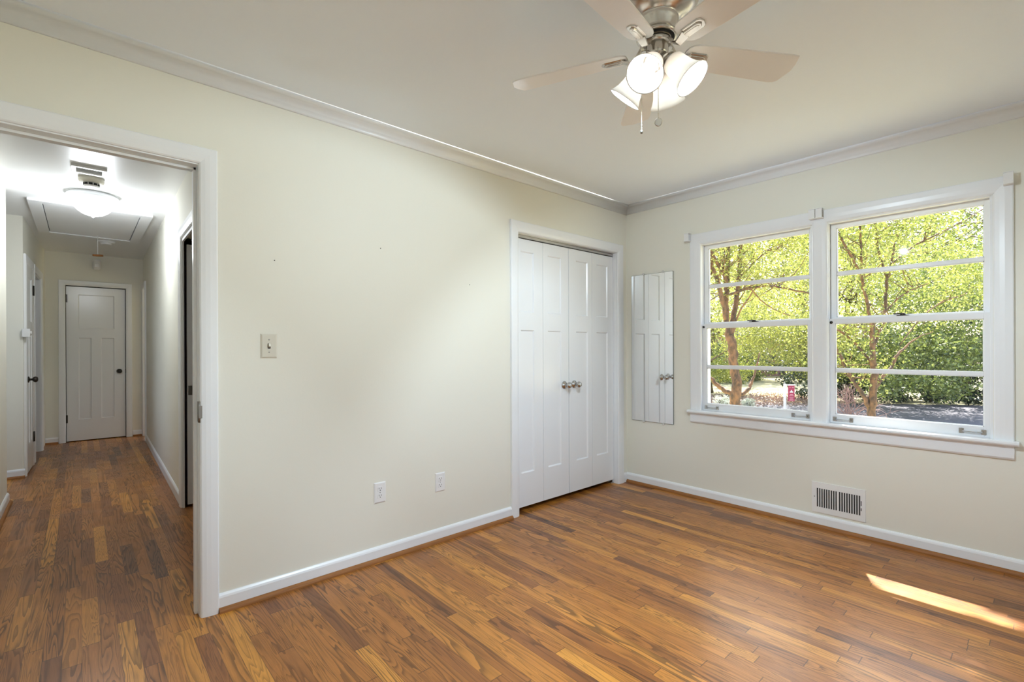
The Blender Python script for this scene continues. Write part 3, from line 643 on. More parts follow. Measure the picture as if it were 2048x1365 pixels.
for k in range(5):
    a_ = PH-k*2*PI/5; u = Vector((math.cos(a_), math.sin(a_), 0)); wv = Vector((-math.sin(a_), math.cos(a_), 0))
    wt = wv*math.cos(TILT) - Vector((0,0,1))*math.sin(TILT); nt_ = u.cross(wt)
    C0 = Vector((FX, FY, ZB))
    # outline of the blade (r, half-width)
    out = [(.100,.018),(.104,.033),(.116,.044),(.135,.050),(.25,.056),(.40,.061),(.490,.0635),(.508,.060),(.520,.050),(.535,.0),(.530,-.030),(.517,-.0635),(.49,-.0655),(.40,-.061),(.25,-.056),(.135,-.050),(.116,-.044),(.104,-.033),(.100,-.018)]
    bl = MB(); n = len(out)
    top = [C0+u*r+wt*h+nt_*.0028 for r,h in out]; bot = [C0+u*r+wt*h-nt_*.0028 for r,h in out]
    bl.add(top+bot, [tuple(range(n)), tuple(range(n,2*n))[::-1]]+[(i,(i+1)%n,(i+1)%n+n,i+n) for i in range(n)])
    bo = build('fan_blade', bl, BLADE, fan, bevel=.001)
    # blade iron: curved arm + raised oblong plate under the blade
    ir = MB(); up = Vector((0,0,1))
    P = [Vector((FX,FY,2.236))+u*.040, Vector((FX,FY,2.222))+u*.056, Vector((FX,FY,2.198))+u*.070, Vector((FX,FY,2.186))+u*.090, Vector((FX,FY,ZB))+u*.120-nt_*.007]
    hw = [.016,.010,.009,.012,.016]; vs = []
    for i, p in enumerate(P):
        lat = wv if i < 3 else wt; tn = (P[min(i+1,4)]-P[max(i-1,0)]).normalized(); nn = tn.cross(lat).normalized()
        vs += [p+lat*hw[i]+nn*.003, p-lat*hw[i]+nn*.003, p-lat*hw[i]-nn*.003, p+lat*hw[i]-nn*.003]
    fs = [(4*i+j, 4*i+(j+1)%4, 4*i+4+(j+1)%4, 4*i+4+j) for i in range(4) for j in range(4)]+[(3,2,1,0),(16,17,18,19)]
    ir.add(vs, fs)
    Cb = C0-nt_*.0055
    def pl(r0, r1, hw_, d0, d1, e=.3):
        pts = [(r0,-hw_*.55),(r0+.006,-hw_),(r1-.012,-hw_),(r1-.003,-hw_*.72),(r1+.003,0),(r1-.003,hw_*.72),(r1-.012,hw_),(r0+.006,hw_),(r0,hw_*.55)]
        n_ = len(pts); q = [(r0+(r-r0)*.96+.002, h*.86) for r,h in pts]
        A = [C0+u*r+wt*h-nt_*d0 for r,h in pts]; B = [C0+u*r+wt*h-nt_*d1 for r,h in q]
        ir.add(A+B, [tuple(range(n_)), tuple(range(n_,2*n_))[::-1]]+[(i,(i+1)%n_,(i+1)%n_+n_,i+n_) for i in range(n_)])
    pl(.112, .190, .0215, .0028, .0068); pl(.114, .180, .0125, .0066, .0110); pl(.120, .172, .0065, .0108, .0125)
    build('blade_iron', ir, NICKEL, bo, bevel=.0008)
# light kit
def arm_dir(az, down): return Vector((math.cos(az)*math.cos(down), math.sin(az)*math.cos(down), -math.sin(down)))
for j, azd in enumerate((192, 284, 13, 104)):
    az = math.radians(azd); dn = math.radians(50 if j != 0 else 44); ax = arm_dir(az, dn)
    hor = Vector((math.cos(az), math.sin(az), 0)); mouth = Vector((FX,FY,2.074))+hor*.118; L = .112
    s0 = mouth-ax*L
    ar = MB().tube([Vector((FX,FY,2.160))+hor*.014, Vector((FX,FY,2.166))+hor*.028, s0-ax*.012], [.009,.009,.012], 12)
    ar.lathe([(0,-.018),(.016,-.018),(.024,-.012),(.028,-.004),(.030,.010),(.026,.012),(0,.012)], s0, ax, 24)
    so_ = build('lamp_socket', ar, NICKEL, fan)
    prof = [(.024,.000),(.031,.004),(.036,.012),(.0385,.024),(.0395,.040),(.041,.060),(.046,.082),(.054,.100),(.0615,L),(.0600,L+.0006),(.052,.099),(.044,.081),(.039,.060),(.0375,.040),(.0365,.024),(.034,.013),(.029,.006),(.022,.003)]
    sh = build('lamp_shade', MB().lathe(prof, s0, ax, 40), FROST, fan, label='white frosted glass bell shade')
    bp = [(0,.010),(.012,.012),(.013,.022),(.018,.032),(.022,.044),(.022,.054),(.017,.063),(.008,.068),(0,.069)]
    bb = build('light_bulb', MB().lathe(bp, s0, ax, 24), BULBM, fan)
    ld = bpy.data.lights.new('fan_bulb_light', 'POINT'); ld.energy = FAN_POWER; ld.shadow_soft_size = .008; ld.color = (.73,.88,1)
    lo = bpy.data.objects.new('fan_bulb_light', ld); COL.objects.link(lo); lo.location = s0+ax*(.080)
# pull chains
rt = Vector((math.cos(math.radians(138)), math.sin(math.radians(138)), 0)); tc_ = Vector((math.cos(math.radians(228)), math.sin(math.radians(228)), 0))
for dl, dt, zb_, kind_ in ((.062,.030,1.925,'bell'),(.010,.045,1.955,'disc')):
    p = Vector((FX,FY,0))+rt*dl+tc_*dt; ch = MB()
    q0 = Vector((FX,FY,2.20))+ (rt*dl+tc_*dt).normalized()*.037
    z = 2.205 if kind_ == 'disc' else 2.195
    pts = [q0, Vector((p.x,p.y,2.190)), Vector((p.x,p.y,2.17))]
    ch.tube(pts, .0012, 6)
    z = 2.17
    while z > zb_: ch.sphere((p.x,p.y,z), .0019, 6, 4); z -= .0046
    pc = build('pull_chain', ch, NICKEL, fan)
    if kind_ == 'bell': build('chain_weight', MB().lathe([(0,0),(.003,-.002),(.0045,-.008),(.004,-.013),(0,-.014)], (p.x,p.y,zb_), n=12), STEEL, pc)
    else: build('chain_medallion', MB().lathe([(0,-.002),(.012,-.002),(.0135,0),(.012,.002),(.009,.0012),(0,.0026)], (p.x,p.y,zb_-.012), tc_*.95-Vector((0,0,.3)), 20), NICKEL, pc)

# ------------------------------------------------------------------ hall things
hl = thing('hall_ceiling_light', 'lit round flush dome light on the hall ceiling', 'ceiling light', (.077, 5.14, CH))
hc = (.077, 5.14, 0)
build('light_base', MB().lathe([(0,2.44),(.150,2.44),(.163,2.425),(.168,2.410),(.166,2.402),(.158,2.398),(.150,2.386),(.140,2.378),(.134,2.376),(.130,2.380),(0,2.40)], hc, n=48), TRIMH, hl)
build('glass_dome', MB().lathe([(.136,2.379),(.132,2.360),(.120,2.335),(.098,2.308),(.068,2.285),(.035,2.272),(.012,2.267),(0,2.266)], hc, n=48), HGLASS, hl)
build('dome_finial', MB().lathe([(0,2.267),(.010,2.266),(.011,2.262),(.006,2.257),(0,2.256)], hc, n=16), TRIMH, hl)
ld = bpy.data.lights.new('hall_dome_light', 'POINT'); ld.energy = HALL_POWER; ld.shadow_soft_size = .11; ld.color = (.88,.94,1)
lo = bpy.data.objects.new('hall_dome_light', ld); COL.objects.link(lo); lo.location = (.077, 5.14, 2.13)
def detector(x, y, r, h, lab, slots, nm='smoke_detector'):
    d = thing(nm, lab, 'smoke detector', (x, y, CH))
    build('detector_base', MB().lathe([(0,CH),(r,CH),(r,CH-h*.25),(r*.96,CH-h*.45),(r*.80,CH-h*.55),(0,CH-h*.55)], (x,y,0), n=32), PLASTIC_I if slots else PLASTIC_W, d)
    build('detector_cap', MB().lathe([(0,CH-h*.5),(r*.62,CH-h*.55),(r*.58,CH-h*.92),(r*.50,CH-h),(0,CH-h)], (x,y,0), n=32), PLASTIC_W, d)
    if slots:
        s = MB()
        for k in range(10):
            w0 = 2*PI*k/10; pts = []
            for q in range(4):
                w1 = w0+q*.13; pts.append((w1))
            for q in range(3):
                c_ = (pts[q]+pts[q+1])/2; s.obox((x+math.cos(c_)*r*.60, y+math.sin(c_)*r*.60, CH-h*.74), (-math.sin(c_)*.0055,math.cos(c_)*.0055,0), (math.cos(c_)*.002,math.sin(c_)*.002,0), (0,0,h*.12))
        build('sensor_slots', s, DARK, d)
    return d
detector(.062, 4.66, .074, .062, 'round smoke detector with dark slots between hall vent and dome light', True)
detector(.219, 7.22, .082, .045, 'flat round smoke detector on the far hall ceiling beyond the hatch', False)
cv = thing('ceiling_register', 'small rectangular white vent on the hall ceiling nearest the doorway', 'vent', (.048, 4.42, CH))
build('register_frame', MB().box(-.045,.14,4.34,4.365,CH-.02,CH).box(-.045,.14,4.475,4.50,CH-.02,CH).box(-.045,-.02,4.365,4.475,CH-.02,CH).box(.115,.14,4.365,4.475,CH-.02,CH), VENTW, cv, bevel=.002)
lv = MB()
for i in range(5): lv.obox((.0475,4.378+i*.0215,CH-.010),(.068,0,0),(0,.006,.006),(0,-.0005,.0005))
build('louvres', lv, VENTW, cv)
build('duct_back', MB().box(-.02,.115,4.365,4.475,CH-.002,CH-.0005), DARK, cv)
ah = thing('attic_hatch', 'white attic hatch panel with flat trim in the hall ceiling', 'attic hatch', (.10, 6.30, CH))
HX0,HX1,HY0,HY1 = -.325,.505,5.56,7.06; tw = .085
fr_ = MB().box(HX0,HX1,HY0,HY0+tw,CH-.019,CH).box(HX0,HX1,HY1-tw,HY1,CH-.019,CH).box(HX0,HX0+tw,HY0+tw,HY1-tw,CH-.019,CH).box(HX1-tw,HX1,HY0+tw,HY1-tw,CH-.019,CH)
build('hatch_trim', fr_, TRIMH, ah, bevel=.002)
build('hatch_panel', MB().box(HX0+tw+.006,HX1-tw-.006,HY0+tw+.003,HY1-tw-.003,CH-.012,CH-.001), TRIMH, ah)
build('hatch_gap', MB().box(HX0+tw,HX1-tw,HY0+tw,HY1-tw,CH-.0009,CH-.0002), DARK, ah)
cd = MB().tube([(.140,6.90,CH-.012),(.141,6.90,2.225)], .0022, 6)
pc = build('pull_cord', cd, PLASTIC_W, ah)
build('cord_handle', MB().tube([(.100,6.885,2.213),(.141,6.90,2.216),(.184,6.915,2.220)], [.011,.012,.011], 10), SHOE, pc, label='small brown wooden handle')
ms = thing('motion_sensor', 'white motion sensor high on the wall above the end door', 'sensor', (.160, HE, 2.31))
build('sensor_body', MB().lathe([(0,-.068),(.030,-.066),(.040,-.058),(.043,-.03),(.043,.04),(.040,.060),(.030,.068),(0,.070)], (.160, HE-.028, 2.31), (0,0,1), 20), PLASTIC_W, ms)
build('sensor_lens', MB().box(.134,.186,HE-.075,HE-.060,2.268,2.315), mat('lens_plastic', (.86,.86,.86), .2), ms, bevel=.006)
build('sensor_mount', MB().box(.140,.180,HE-.014,HE,2.28,2.34), PLASTIC_W, ms)
th_ = thing('thermostat', 'small white control box on the left hall door casing', 'thermostat', (-.385, 6.37, 1.352))
build('control_body', MB().box(-.405,-.352,6.335,6.378,1.312,1.388), PLASTIC_W, th_, bevel=.003)
build('control_dial', MB().lathe([(0,0),(.018,0),(.016,.010),(0,.011)], (-.352, 6.357, 1.352), (1,0,0), 16), PLASTIC_W, th_)

# ------------------------------------------------------------------ outdoors
GZ = -.60
def pix(px, py, depth):
    d = cF + cR*((px-1024)/F_PX) - cU*((py-CY)/F_PX)
    return Vector((0,0,CAM_H)) + d*depth
def gpix(px, py, z=GZ):
    d = cF + cR*((px-1024)/F_PX) - cU*((py-CY)/F_PX); return Vector((0,0,CAM_H)) + d*((z-CAM_H)/d.z)
def ground_mat(name, c1, c2, scale, rough=.95, c3=None, thr=.6):
    m = mat(name, c1, rough); t = NT(m); nz = t.noise(scale, 6, None, .7); r = t.n('ValToRGB')
    r.color_ramp.elements[0].position = .35; r.color_ramp.elements[0].color = (*c1,1); r.color_ramp.elements[1].position = .65; r.color_ramp.elements[1].color = (*c2,1)
    t.l(nz.outputs['Fac'], r.inputs[0]); t.l(r.outputs[0], t.b.inputs['Base Color']); return m
LAWN = ground_mat('dry_lawn', (.30,.30,.14), (.62,.55,.36), 6)
ASPH = ground_mat('asphalt', (.14,.137,.165), (.21,.205,.24), 40)
LITTER = ground_mat('leaf_litter_ground', (.24,.13,.08), (.60,.42,.26), 22)
MULCH = ground_mat('mulch', (.12,.08,.06), (.28,.20,.14), 12)
build('front_yard', MB().box(XB+TB+.02, 60, -40, 60, GZ-.1, GZ), LAWN, None, None, 0, 'dry sunlit grass yard outside the windows', 'yard', None, 'structure')
pA = [gpix(1380,800), gpix(1600,808), gpix(1770,809), gpix(2000,813)]; pB = [gpix(1380,858), gpix(1600,866), gpix(1770,872), gpix(2000,900)]
rd = MB(); vs = [(p.x,p.y,GZ+.012) for p in pA]+[(p.x,p.y,GZ+.012) for p in pB]
rd.add(vs, [(0,1,5,4),(1,2,6,5),(2,3,7,6)]); rd.add([(x,y,z-.03) for x,y,z in vs], [(4,5,1,0),(5,6,2,1),(6,7,3,2)])
d_ = (pA[3]-pA[2]).normalized(); e_ = pA[3]+d_*12; f_ = pB[3]+d_*12
rd.add([(pA[3].x,pA[3].y,GZ+.012),(pB[3].x,pB[3].y,GZ+.012),(f_.x,f_.y,GZ+.012),(e_.x,e_.y,GZ+.012)],[(0,1,2,3)])
build('street', rd, ASPH, None, None, 0, 'grey asphalt driveway crossing the yard', 'driveway', None, 'structure')
lt = MB(); q = [gpix(1380,793),gpix(1640,797),gpix(1640,806),gpix(1380,799)]
q2 = [(p.x,p.y,GZ+.008) for p in q]; lt.add(q2+[(x,y,z-.006) for x,y,z in q2], [(0,1,2,3),(7,6,5,4),(0,4,5,1),(1,5,6,2),(2,6,7,3),(3,7,4,0)])
build('mulch_bed', lt, MULCH, None, None, 0, 'strip of brown ground beside the driveway', 'ground strip', None, 'structure')

def leaf_obj(name, centers, size, material, parent=None, loc=None, lean=None, **tags):
    """one mesh of folded diamond leaves"""
    n = len(centers); c = np.asarray(centers, float)
    d = RNG.normal(size=(n,3)); d[:,2] -= .35; d /= np.linalg.norm(d, axis=1)[:,None]
    w_ = RNG.normal(size=(n,3)); w_ -= (w_*d).sum(1)[:,None]*d; w_ /= np.linalg.norm(w_, axis=1)[:,None]
    nn = np.cross(d, w_); s = size*RNG.uniform(.65,1.25,n)[:,None]
    fold = .16
    v = np.stack([c-d*s*.5, c+w_*s*.30+nn*s*fold, c+d*s*.5, c-w_*s*.30+nn*s*fold], 1).reshape(-1,3)
    o0 = wloc(parent) if parent is not None else Vector(loc or (0,0,0))
    v -= np.array(o0)[None,:]
    me = bpy.data.meshes.new(name); me.vertices.add(4*n); me.vertices.foreach_set('co', v.ravel())
    idx = np.arange(n)[:,None]*4 + np.array([0,1,2,0,2,3])[None,:]
    me.loops.add(6*n); me.loops.foreach_set('vertex_index', idx.ravel().astype(np.int32))
    me.polygons.add(2*n); me.polygons.foreach_set('loop_start', (np.arange(2*n)*3).astype(np.int32))
    me.update(calc_edges=True); me.validate(); me.materials.append(material)
    o = bpy.data.objects.new(name, me); finish(o, parent, loc); tag(o, **tags); return o
def blob(center, rad, n, clumps, cs, hollow=.0, zmin=None):
    """clumped points inside an ellipsoid"""
    center = np.array(center, float); rad = np.array(rad, float)
    k = RNG.normal(size=(clumps,3)); k /= np.linalg.norm(k,axis=1)[:,None]; r = RNG.uniform(hollow,1,clumps)**(1/2.2)
    kc = center + k*r[:,None]*rad
    i = RNG.integers(0, clumps, n); p = kc[i] + RNG.normal(size=(n,3))*cs*np.array([1,1,.55])
    if zmin is not None: p = p[p[:,2] > zmin]
    return p
def branches(traces, depth, mb, dvar=0.0):
    pts_all = []
    for tr_ in traces:
        dep = tr_[0]; pts = [pix(x, y, depth+dep[0]+(dep[1]-dep[0])*i/max(1,len(tr_[1])-1)) for i,(x,y,_) in enumerate(tr_[1])]
        rad = [r*depth/F_PX for _,_,r in tr_[1]]
        # smooth: subdivide with slight wobble
        P=[]; R=[]
        for i in range(len(pts)-1):
            for q in range(4):
                f_ = q/4; p = pts[i].lerp(pts[i+1], f_); 
                if q: p = p+Vector(RNG.normal(size=3))*rad[i]*.22
                P.append(p); R.append(rad[i]*(1-f_)+rad[i+1]*f_)
        P.append(pts[-1]); R.append(rad[-1]); mb.tube(P, R, 9); pts_all.append((P,R))
    return pts_all
def twigs(mb, limbs, count, length, rad, up=.2):
    ends = []
    for _ in range(count):
        P, R = limbs[RNG.integers(0,len(limbs))]; i = int(RNG.integers(max(0,int(len(P)*.25)), len(P))); p = P[min(i,len(P)-1)]
        d = Vector(RNG.normal(size=3)); d.z = abs(d.z)*.6+up; d.normalize(); L = length*RNG.uniform(.5,1.3); q = [p]
        for s in range(5):
            d = (d+Vector(RNG.normal(size=3))*.22).normalized(); q.append(q[-1]+d*L/5)
        r0 = min(rad, R[min(i,len(R)-1)]*.7); mb.tube(q, [r0*(1-s*.16) for s in range(6)], 5); ends += q[2:]
    return ends

# front tree on the left
T1 = [
 ((0,0),[(1468,905,12),(1469,860,11),(1471,816,10),(1473,775,9.5),(1469,735,8.8),(1464,700,8.6),(1458,668,8.2)]),
 ((0,.3),[(1456,672,7),(1453,640,5.5),(1452,600,5.2),(1452,570,4.8),(1454,540,4.6),(1457,500,4.4),(1460,440,3.8),(1463,380,3.2)]),
 ((0,-.4),[(1453,575,4),(1450,552,4),(1440,535,3.5),(1425,510,3),(1413,480,2.6),(1400,440,2.2)]),
 ((0,.5),[(1461,672,6.5),(1466,640,5.2),(1473,600,4.8),(1477,560,4.6),(1479,520,4.4),(1482,480,4),(1488,420,3.4)]),
 ((0,-.2),[(1452,640,4.5),(1445,605,4.4),(1438,575,4.2),(1430,548,4),(1421,520,3.6),(1412,495,3)]),
 ((0,-.5),[(1422,548,3),(1414,535,2.8),(1404,520,2.4),(1392,505,2)]),
 ((0,-.5),[(1452,592,2.6),(1470,586,2.6),(1490,578,2.6),(1530,572,2.2),(1575,577,1.8),(1640,592,1.2)]),
 ((.2,.8),[(1477,556,2.2),(1490,545,1.9),(1510,522,1.7),(1535,502,1.3),(1560,498,1)]),
 ((0,.4),[(1466,788,5),(1448,782,4.4),(1431,768,4),(1417,752,3.6),(1402,736,3.2),(1380,715,2.6)]),
 ((0,.3),[(1478,790,4.4),(1490,785,3.8),(1499,776,3.4),(1503,765,3),(1509,750,2.2),(1514,730,1.6),(1520,705,1)]),
 ((0,-.6),[(1470,650,2),(1480,622,1.6),(1495,600,1.4),(1508,580,1.1),(1540,560,.8)]),
 ((-.3,.5),[(1500,575,1.6),(1520,600,1.3),(1545,618,1.1),(1580,632,.9)])]
t1 = thing('front_yard_tree', 'tree with mottled orange bark and forked trunk outside the left window', 'tree', tuple(gpix(1468,888)))
mb = MB(); lim = branches(T1, 9.0, mb); e1 = twigs(mb, lim[1:8], 70, .9, .012)
build('trunk', mb, BARK_O, t1)
T2 = [
 ((0,0),[(1742,905,8.5),(1743,836,7.4),(1745,800,7.2),(1748,770,6.6),(1747,730,5.6),(1745,700,4.8),(1744,672,4.2),(1747,640,3.6)]),
 ((0,.3),[(1747,646,3.4),(1758,636,3),(1771,620,3),(1772,590,3),(1773,565,3),(1777,545,2.8)]),
 ((.3,.6),[(1774,556,2.4),(1762,520,2.2),(1754,490,2.2),(1750,450,1.8),(1746,400,1.5)]),
 ((.3,.9),[(1777,545,2.4),(1784,528,2.3),(1806,508,2.1),(1832,489,2),(1864,474,1.9),(1896,458,1.7),(1940,436,1.3),(1985,405,1)]),
 ((.3,.6),[(1780,536,2),(1786,510,2),(1789,490,1.8),(1798,470,1.8),(1806,455,1.6),(1815,438,1.4),(1830,405,1.1)]),
 ((0,-.4),[(1744,668,3),(1739,630,2.8),(1733,600,2.8),(1728,575,2.6),(1721,552,2.5),(1714,535,2.4),(1704,515,2.2),(1692,495,2),(1680,470,1.5)]),
 ((-.2,-.4),[(1724,562,2),(1723,530,2),(1722,500,2),(1721,470,1.8),(1718,430,1.5)]),
 ((0,.4),[(1739,815,4.4),(1725,790,3.8),(1712,772,3.6),(1703,758,3.4),(1694,744,3.4),(1686,727,3.2),(1678,708,3),(1666,682,2.6)]),
 ((0,.3),[(1750,778,4),(1759,764,3.4),(1768,751,3.2),(1778,742,3),(1786,731,3),(1790,716,2.8),(1798,706,2.4),(1808,698,2),(1822,684,1.6),(1842,672,1.1),(1866,664,.7)]),
 ((0,.4),[(1745,736,2.6),(1739,722,2.3),(1730,710,2.2),(1714,690,2.1),(1695,673,1.9),(1672,658,1.6)]),
 ((.2,.5),[(1770,625,2),(1786,607,1.7),(1800,594,1.6),(1818,583,1.5),(1838,574,1.3),(1860,566,1)]),
 ((0,.3),[(1749,690,2.6),(1757,668,2.4),(1766,652,2.3),(1772,640,2),(1790,630,1.4)]),
 ((.4,.9),[(1800,690,1),(1830,650,1.2),(1860,620,1.4),(1890,600,1.2),(1930,590,1)])]
t2 = thing('front_yard_tree', 'slender tree with brown fluted trunk outside the right window', 'tree', tuple(gpix(1742,888)))
mb = MB(); lim2 = branches(T2, 9.0, mb); e2 = twigs(mb, lim2[2:8]+lim2[9:], 80, .9, .010)
build('trunk', mb, BARK_O, t2)

# sun-gap test: leaves whose shade would fall on the bright patch of floor are thinned
PATCH = [(1706,1139),(1760,1150),(1848,1168),(1929,1197),(2070,1252),(2070,1274),(1943,1238),(1866,1221),(1791,1199),(1755,1181)]
PW = [gpix(x,y,0) for x,y in PATCH]
def in_patch(p):
    t_ = p[:,2]/SUN.z; x = p[:,0]-SUN.x*t_; y = p[:,1]-SUN.y*t_; ins = np.zeros(len(p), bool)
    for i in range(len(PW)):
        a_, b_ = PW[i], PW[i-1]
        c_ = ((a_.y > y) != (b_.y > y)) & (x < (b_.x-a_.x)*(y-a_.y)/(b_.y-a_.y+1e-12)+a_.x); ins ^= c_
    return ins
def crown(parent, blobs, size, m, name='foliage'):
    ps = [blob(*b_) for b_ in blobs]; p = np.concatenate(ps); p = p[p[:,0] > XB+1.0]; p = p[~in_patch(p)]
    return leaf_obj(name, p, size, m, parent)
def at(px, py, dep): return tuple(pix(px, py, dep))
def near_pts(ends, n, spread):
    e = np.array([tuple(v) for v in ends]); i = RNG.integers(0,len(e),n); return e[i]+RNG.normal(size=(n,3))*spread
p = np.concatenate([near_pts(e1, 3800, .16), blob(at(1540,470,9.6),(1.6,1.6,1.2),3800,150,.17), blob(at(1470,330,9.4),(2.0,2.0,1.0),2500,90,.2), blob(at(1590,600,10.2),(1.0,1.0,.9),1500,70,.15)])
leaf_obj('foliage', p[~in_patch(p)], .062, LEAF_Y, t1)
p = np.concatenate([near_pts(e2, 4200, .16), blob(at(1760,470,9.6),(1.7,1.7,1.1),4200,160,.17), blob(at(1930,560,9.8),(1.1,1.1,.9),2600,90,.17), blob(at(1700,640,9.7),(.8,.8,.6),900,40,.15), blob(at(1820,330,9.4),(2.2,2.2,1.0),2500,90,.2)])
leaf_obj('foliage', p[~in_patch(p)], .062, LEAF_L, t2)

def simple_tree(name, base, height, r, blobs, size, m, lab, bark=BARK_G, group=None, lean=(0,0)):
    t_ = thing(name, lab, 'tree', base, group)
    mb = MB(); b0 = Vector(base); P = [b0]; 
    for i in range(1,7): P.append(b0+Vector((lean[0]*i/6+RNG.normal()*.12, lean[1]*i/6+RNG.normal()*.12, height*i/6)))
    mb.tube(P, [r*(1-i*.13) for i in range(7)], 8); lm = [(P, [r*.5]*7)]
    twigs(mb, lm, 26, height*.33, r*.35, .5); build('trunk', mb, bark, t_)
    crown(t_, blobs, size, m); return t_
g = lambda px, dep: (lambda v: (v.x, v.y, GZ))(pix(px, 700, dep))
simple_tree('sun_blocker_tree', (7.6, 6.2, GZ), 5.0, .13, [((6.2,2.1,4.5),(1.15,1.75,.42),15000,500,.14)], .10, LEAF_M, 'added unseen tree whose crown keeps the sun off the windows', lean=(-1.0,-3.2))  # added out of view, its crown trims the sun to the floor patch
simple_tree('broad_tree', g(2040,13), 5.2, .13, [(at(1900,600,13),(2.0,2.0,1.5),9000,260,.22),(at(1890,700,12.4),(1.9,1.9,.8),6500,200,.2),(at(1830,770,12),(1.0,1.0,.4),2200,90,.15)], .085, LEAF_M, 'broad green tree with drooping branches filling the right window', group=None)
simple_tree('yellow_green_tree', g(1637,15), 5.5, .10, [(at(1570,672,14.5),(1.8,1.8,.9),7500,260,.2),(at(1530,600,15),(2.5,2.5,1.7),8500,300,.22)], .075, LEAF_Y, 'yellow-green tree behind the forked tree in the left window')
simple_tree('bright_tree', g(1700,16), 6.5, .12, [(at(1690,720,15),(1.8,1.8,.8),6000,220,.2),(at(1730,560,16),(3.2,3.2,2.2),11000,350,.25)], .085, LEAF_L, 'bright green tree behind the slender tree in the right window')
simple_tree('yard_tree_beyond_mums', g(1420,19), 6.5, .14, [(at(1425,640,19),(2.2,2.2,1.9),7000,260,.25),(at(1440,742,18.5),(1.3,1.3,.45),3200,110,.16)], .09, LEAF_L, 'light green tree beyond the white mums at the left')
for i, (px, dep, h, py, rr, m, lab) in enumerate([
    (1400, 26, 9.5, 540, (3.6,3.6,3.6), LEAF_Y, 'pale tall tree at the left end of the background row'),
    (1500, 30, 11, 500, (4.2,4.2,4.2), LEAF_L, 'tall pale tree behind the forked trunk'),
    (1610, 27, 10, 520, (3.8,3.8,4.0), LEAF_Y, 'tall yellowish tree behind the window mullion'),
    (1730, 31, 11, 480, (4.6,4.6,4.2), LEAF_L, 'tall light tree behind the slender front tree'),
    (1850, 28, 10, 500, (4.4,4.4,4.2), LEAF_M, 'tall mid green tree right of the slender tree'),
    (1990, 26, 10, 520, (4.2,4.2,4.4), LEAF_M, 'tall mid green tree at the right end of the background row')]):
    simple_tree('background_tree', g(px,dep), h, .2, [(at(px,py,dep),rr,8500,330,.32)], .15, m, lab, group='tall trees in the background row')
# evergreen hedges and shrubs
def shrub(name, px, dep, rad, n, size, m, lab, cat='shrub', group=None, up=.5, clumps=120, cs=.12):
    b_ = g(px, dep); t_ = thing(name, lab, cat, b_, group)
    mb = MB()
    for k in range(6):
        a_ = 2*PI*k/6; mb.tube([b_, (b_[0]+math.cos(a_)*rad[0]*.3, b_[1]+math.sin(a_)*rad[1]*.3, b_[2]+rad[2]*.6), (b_[0]+math.cos(a_)*rad[0]*.6, b_[1]+math.sin(a_)*rad[1]*.6, b_[2]+rad[2]*1.1)], [.02,.015,.008], 5)
    build('stems', mb, BARK_G, t_)
    p = blob((b_[0],b_[1],b_[2]+rad[2]*up*1.6), rad, n, clumps, cs, zmin=GZ+.01)
    leaf_obj('foliage', p, size, m, t_); return t_
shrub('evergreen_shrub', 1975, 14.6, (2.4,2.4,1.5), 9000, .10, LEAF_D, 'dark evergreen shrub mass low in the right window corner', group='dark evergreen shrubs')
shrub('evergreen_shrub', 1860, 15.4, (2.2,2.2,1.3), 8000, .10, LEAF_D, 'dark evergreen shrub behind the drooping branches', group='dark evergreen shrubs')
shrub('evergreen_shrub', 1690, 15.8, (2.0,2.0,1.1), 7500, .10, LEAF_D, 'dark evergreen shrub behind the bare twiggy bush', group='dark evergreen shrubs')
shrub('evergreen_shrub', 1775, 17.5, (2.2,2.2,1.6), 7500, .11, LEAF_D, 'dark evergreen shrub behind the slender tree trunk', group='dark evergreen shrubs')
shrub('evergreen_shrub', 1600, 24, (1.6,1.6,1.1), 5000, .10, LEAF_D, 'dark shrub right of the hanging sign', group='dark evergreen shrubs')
shrub('evergreen_shrub', 1440, 24, (1.6,1.6,1.2), 5000, .10, LEAF_M, 'green shrub left of the forked trunk by the brick house', group='green shrubs by the houses')
shrub('evergreen_shrub', 1500, 26, (1.3,1.3,1.0), 4500, .10, LEAF_M, 'green shrub between forked trunk and dark brick house', group='green shrubs by the houses')
shrub('flowering_mum', 1443, 14.6, (.24,.24,.20), 1500, .035, LEAF_W, 'round white flowering mum, leftmost of three', 'flowers', 'white mums near the forked trunk', clumps=200, cs=.02)
shrub('flowering_mum', 1458, 14.0, (.18,.18,.16), 1100, .035, LEAF_W, 'round white flowering mum directly left of the forked trunk', 'flowers', 'white mums near the forked trunk', clumps=200, cs=.02)
shrub('flowering_mum', 1497, 14.3, (.22,.22,.16), 1300, .035, LEAF_W, 'round white flowering mum right of the forked trunk', 'flowers', 'white mums near the forked trunk', clumps=200, cs=.02)
# bare bush
bb_ = g(1700, 11.5); bt = MB(); v0 = Vector(bb_)
for k in range(46):
    d = Vector((RNG.normal(), RNG.normal(), 1.6)).normalized(); q = [v0+Vector((RNG.normal(),RNG.normal(),0))*.1]
    for s in range(6): d = (d+Vector(RNG.normal(size=3))*.25).normalized(); q.append(q[-1]+d*.15)
    bt.tube(q, [.008-.001*s for s in range(7)], 4)
    for s in (3,4,5):
        d2_ = (d+Vector(RNG.normal(size=3))*.7).normalized(); bt.tube([q[s], q[s]+d2_*.12, q[s]+d2_*.22], [.004,.003,.002], 4)
build('bare_bush', bt, TWIGM, None, bb_, 0, 'bare reddish twiggy bush left of the slender tree trunk', 'bush')
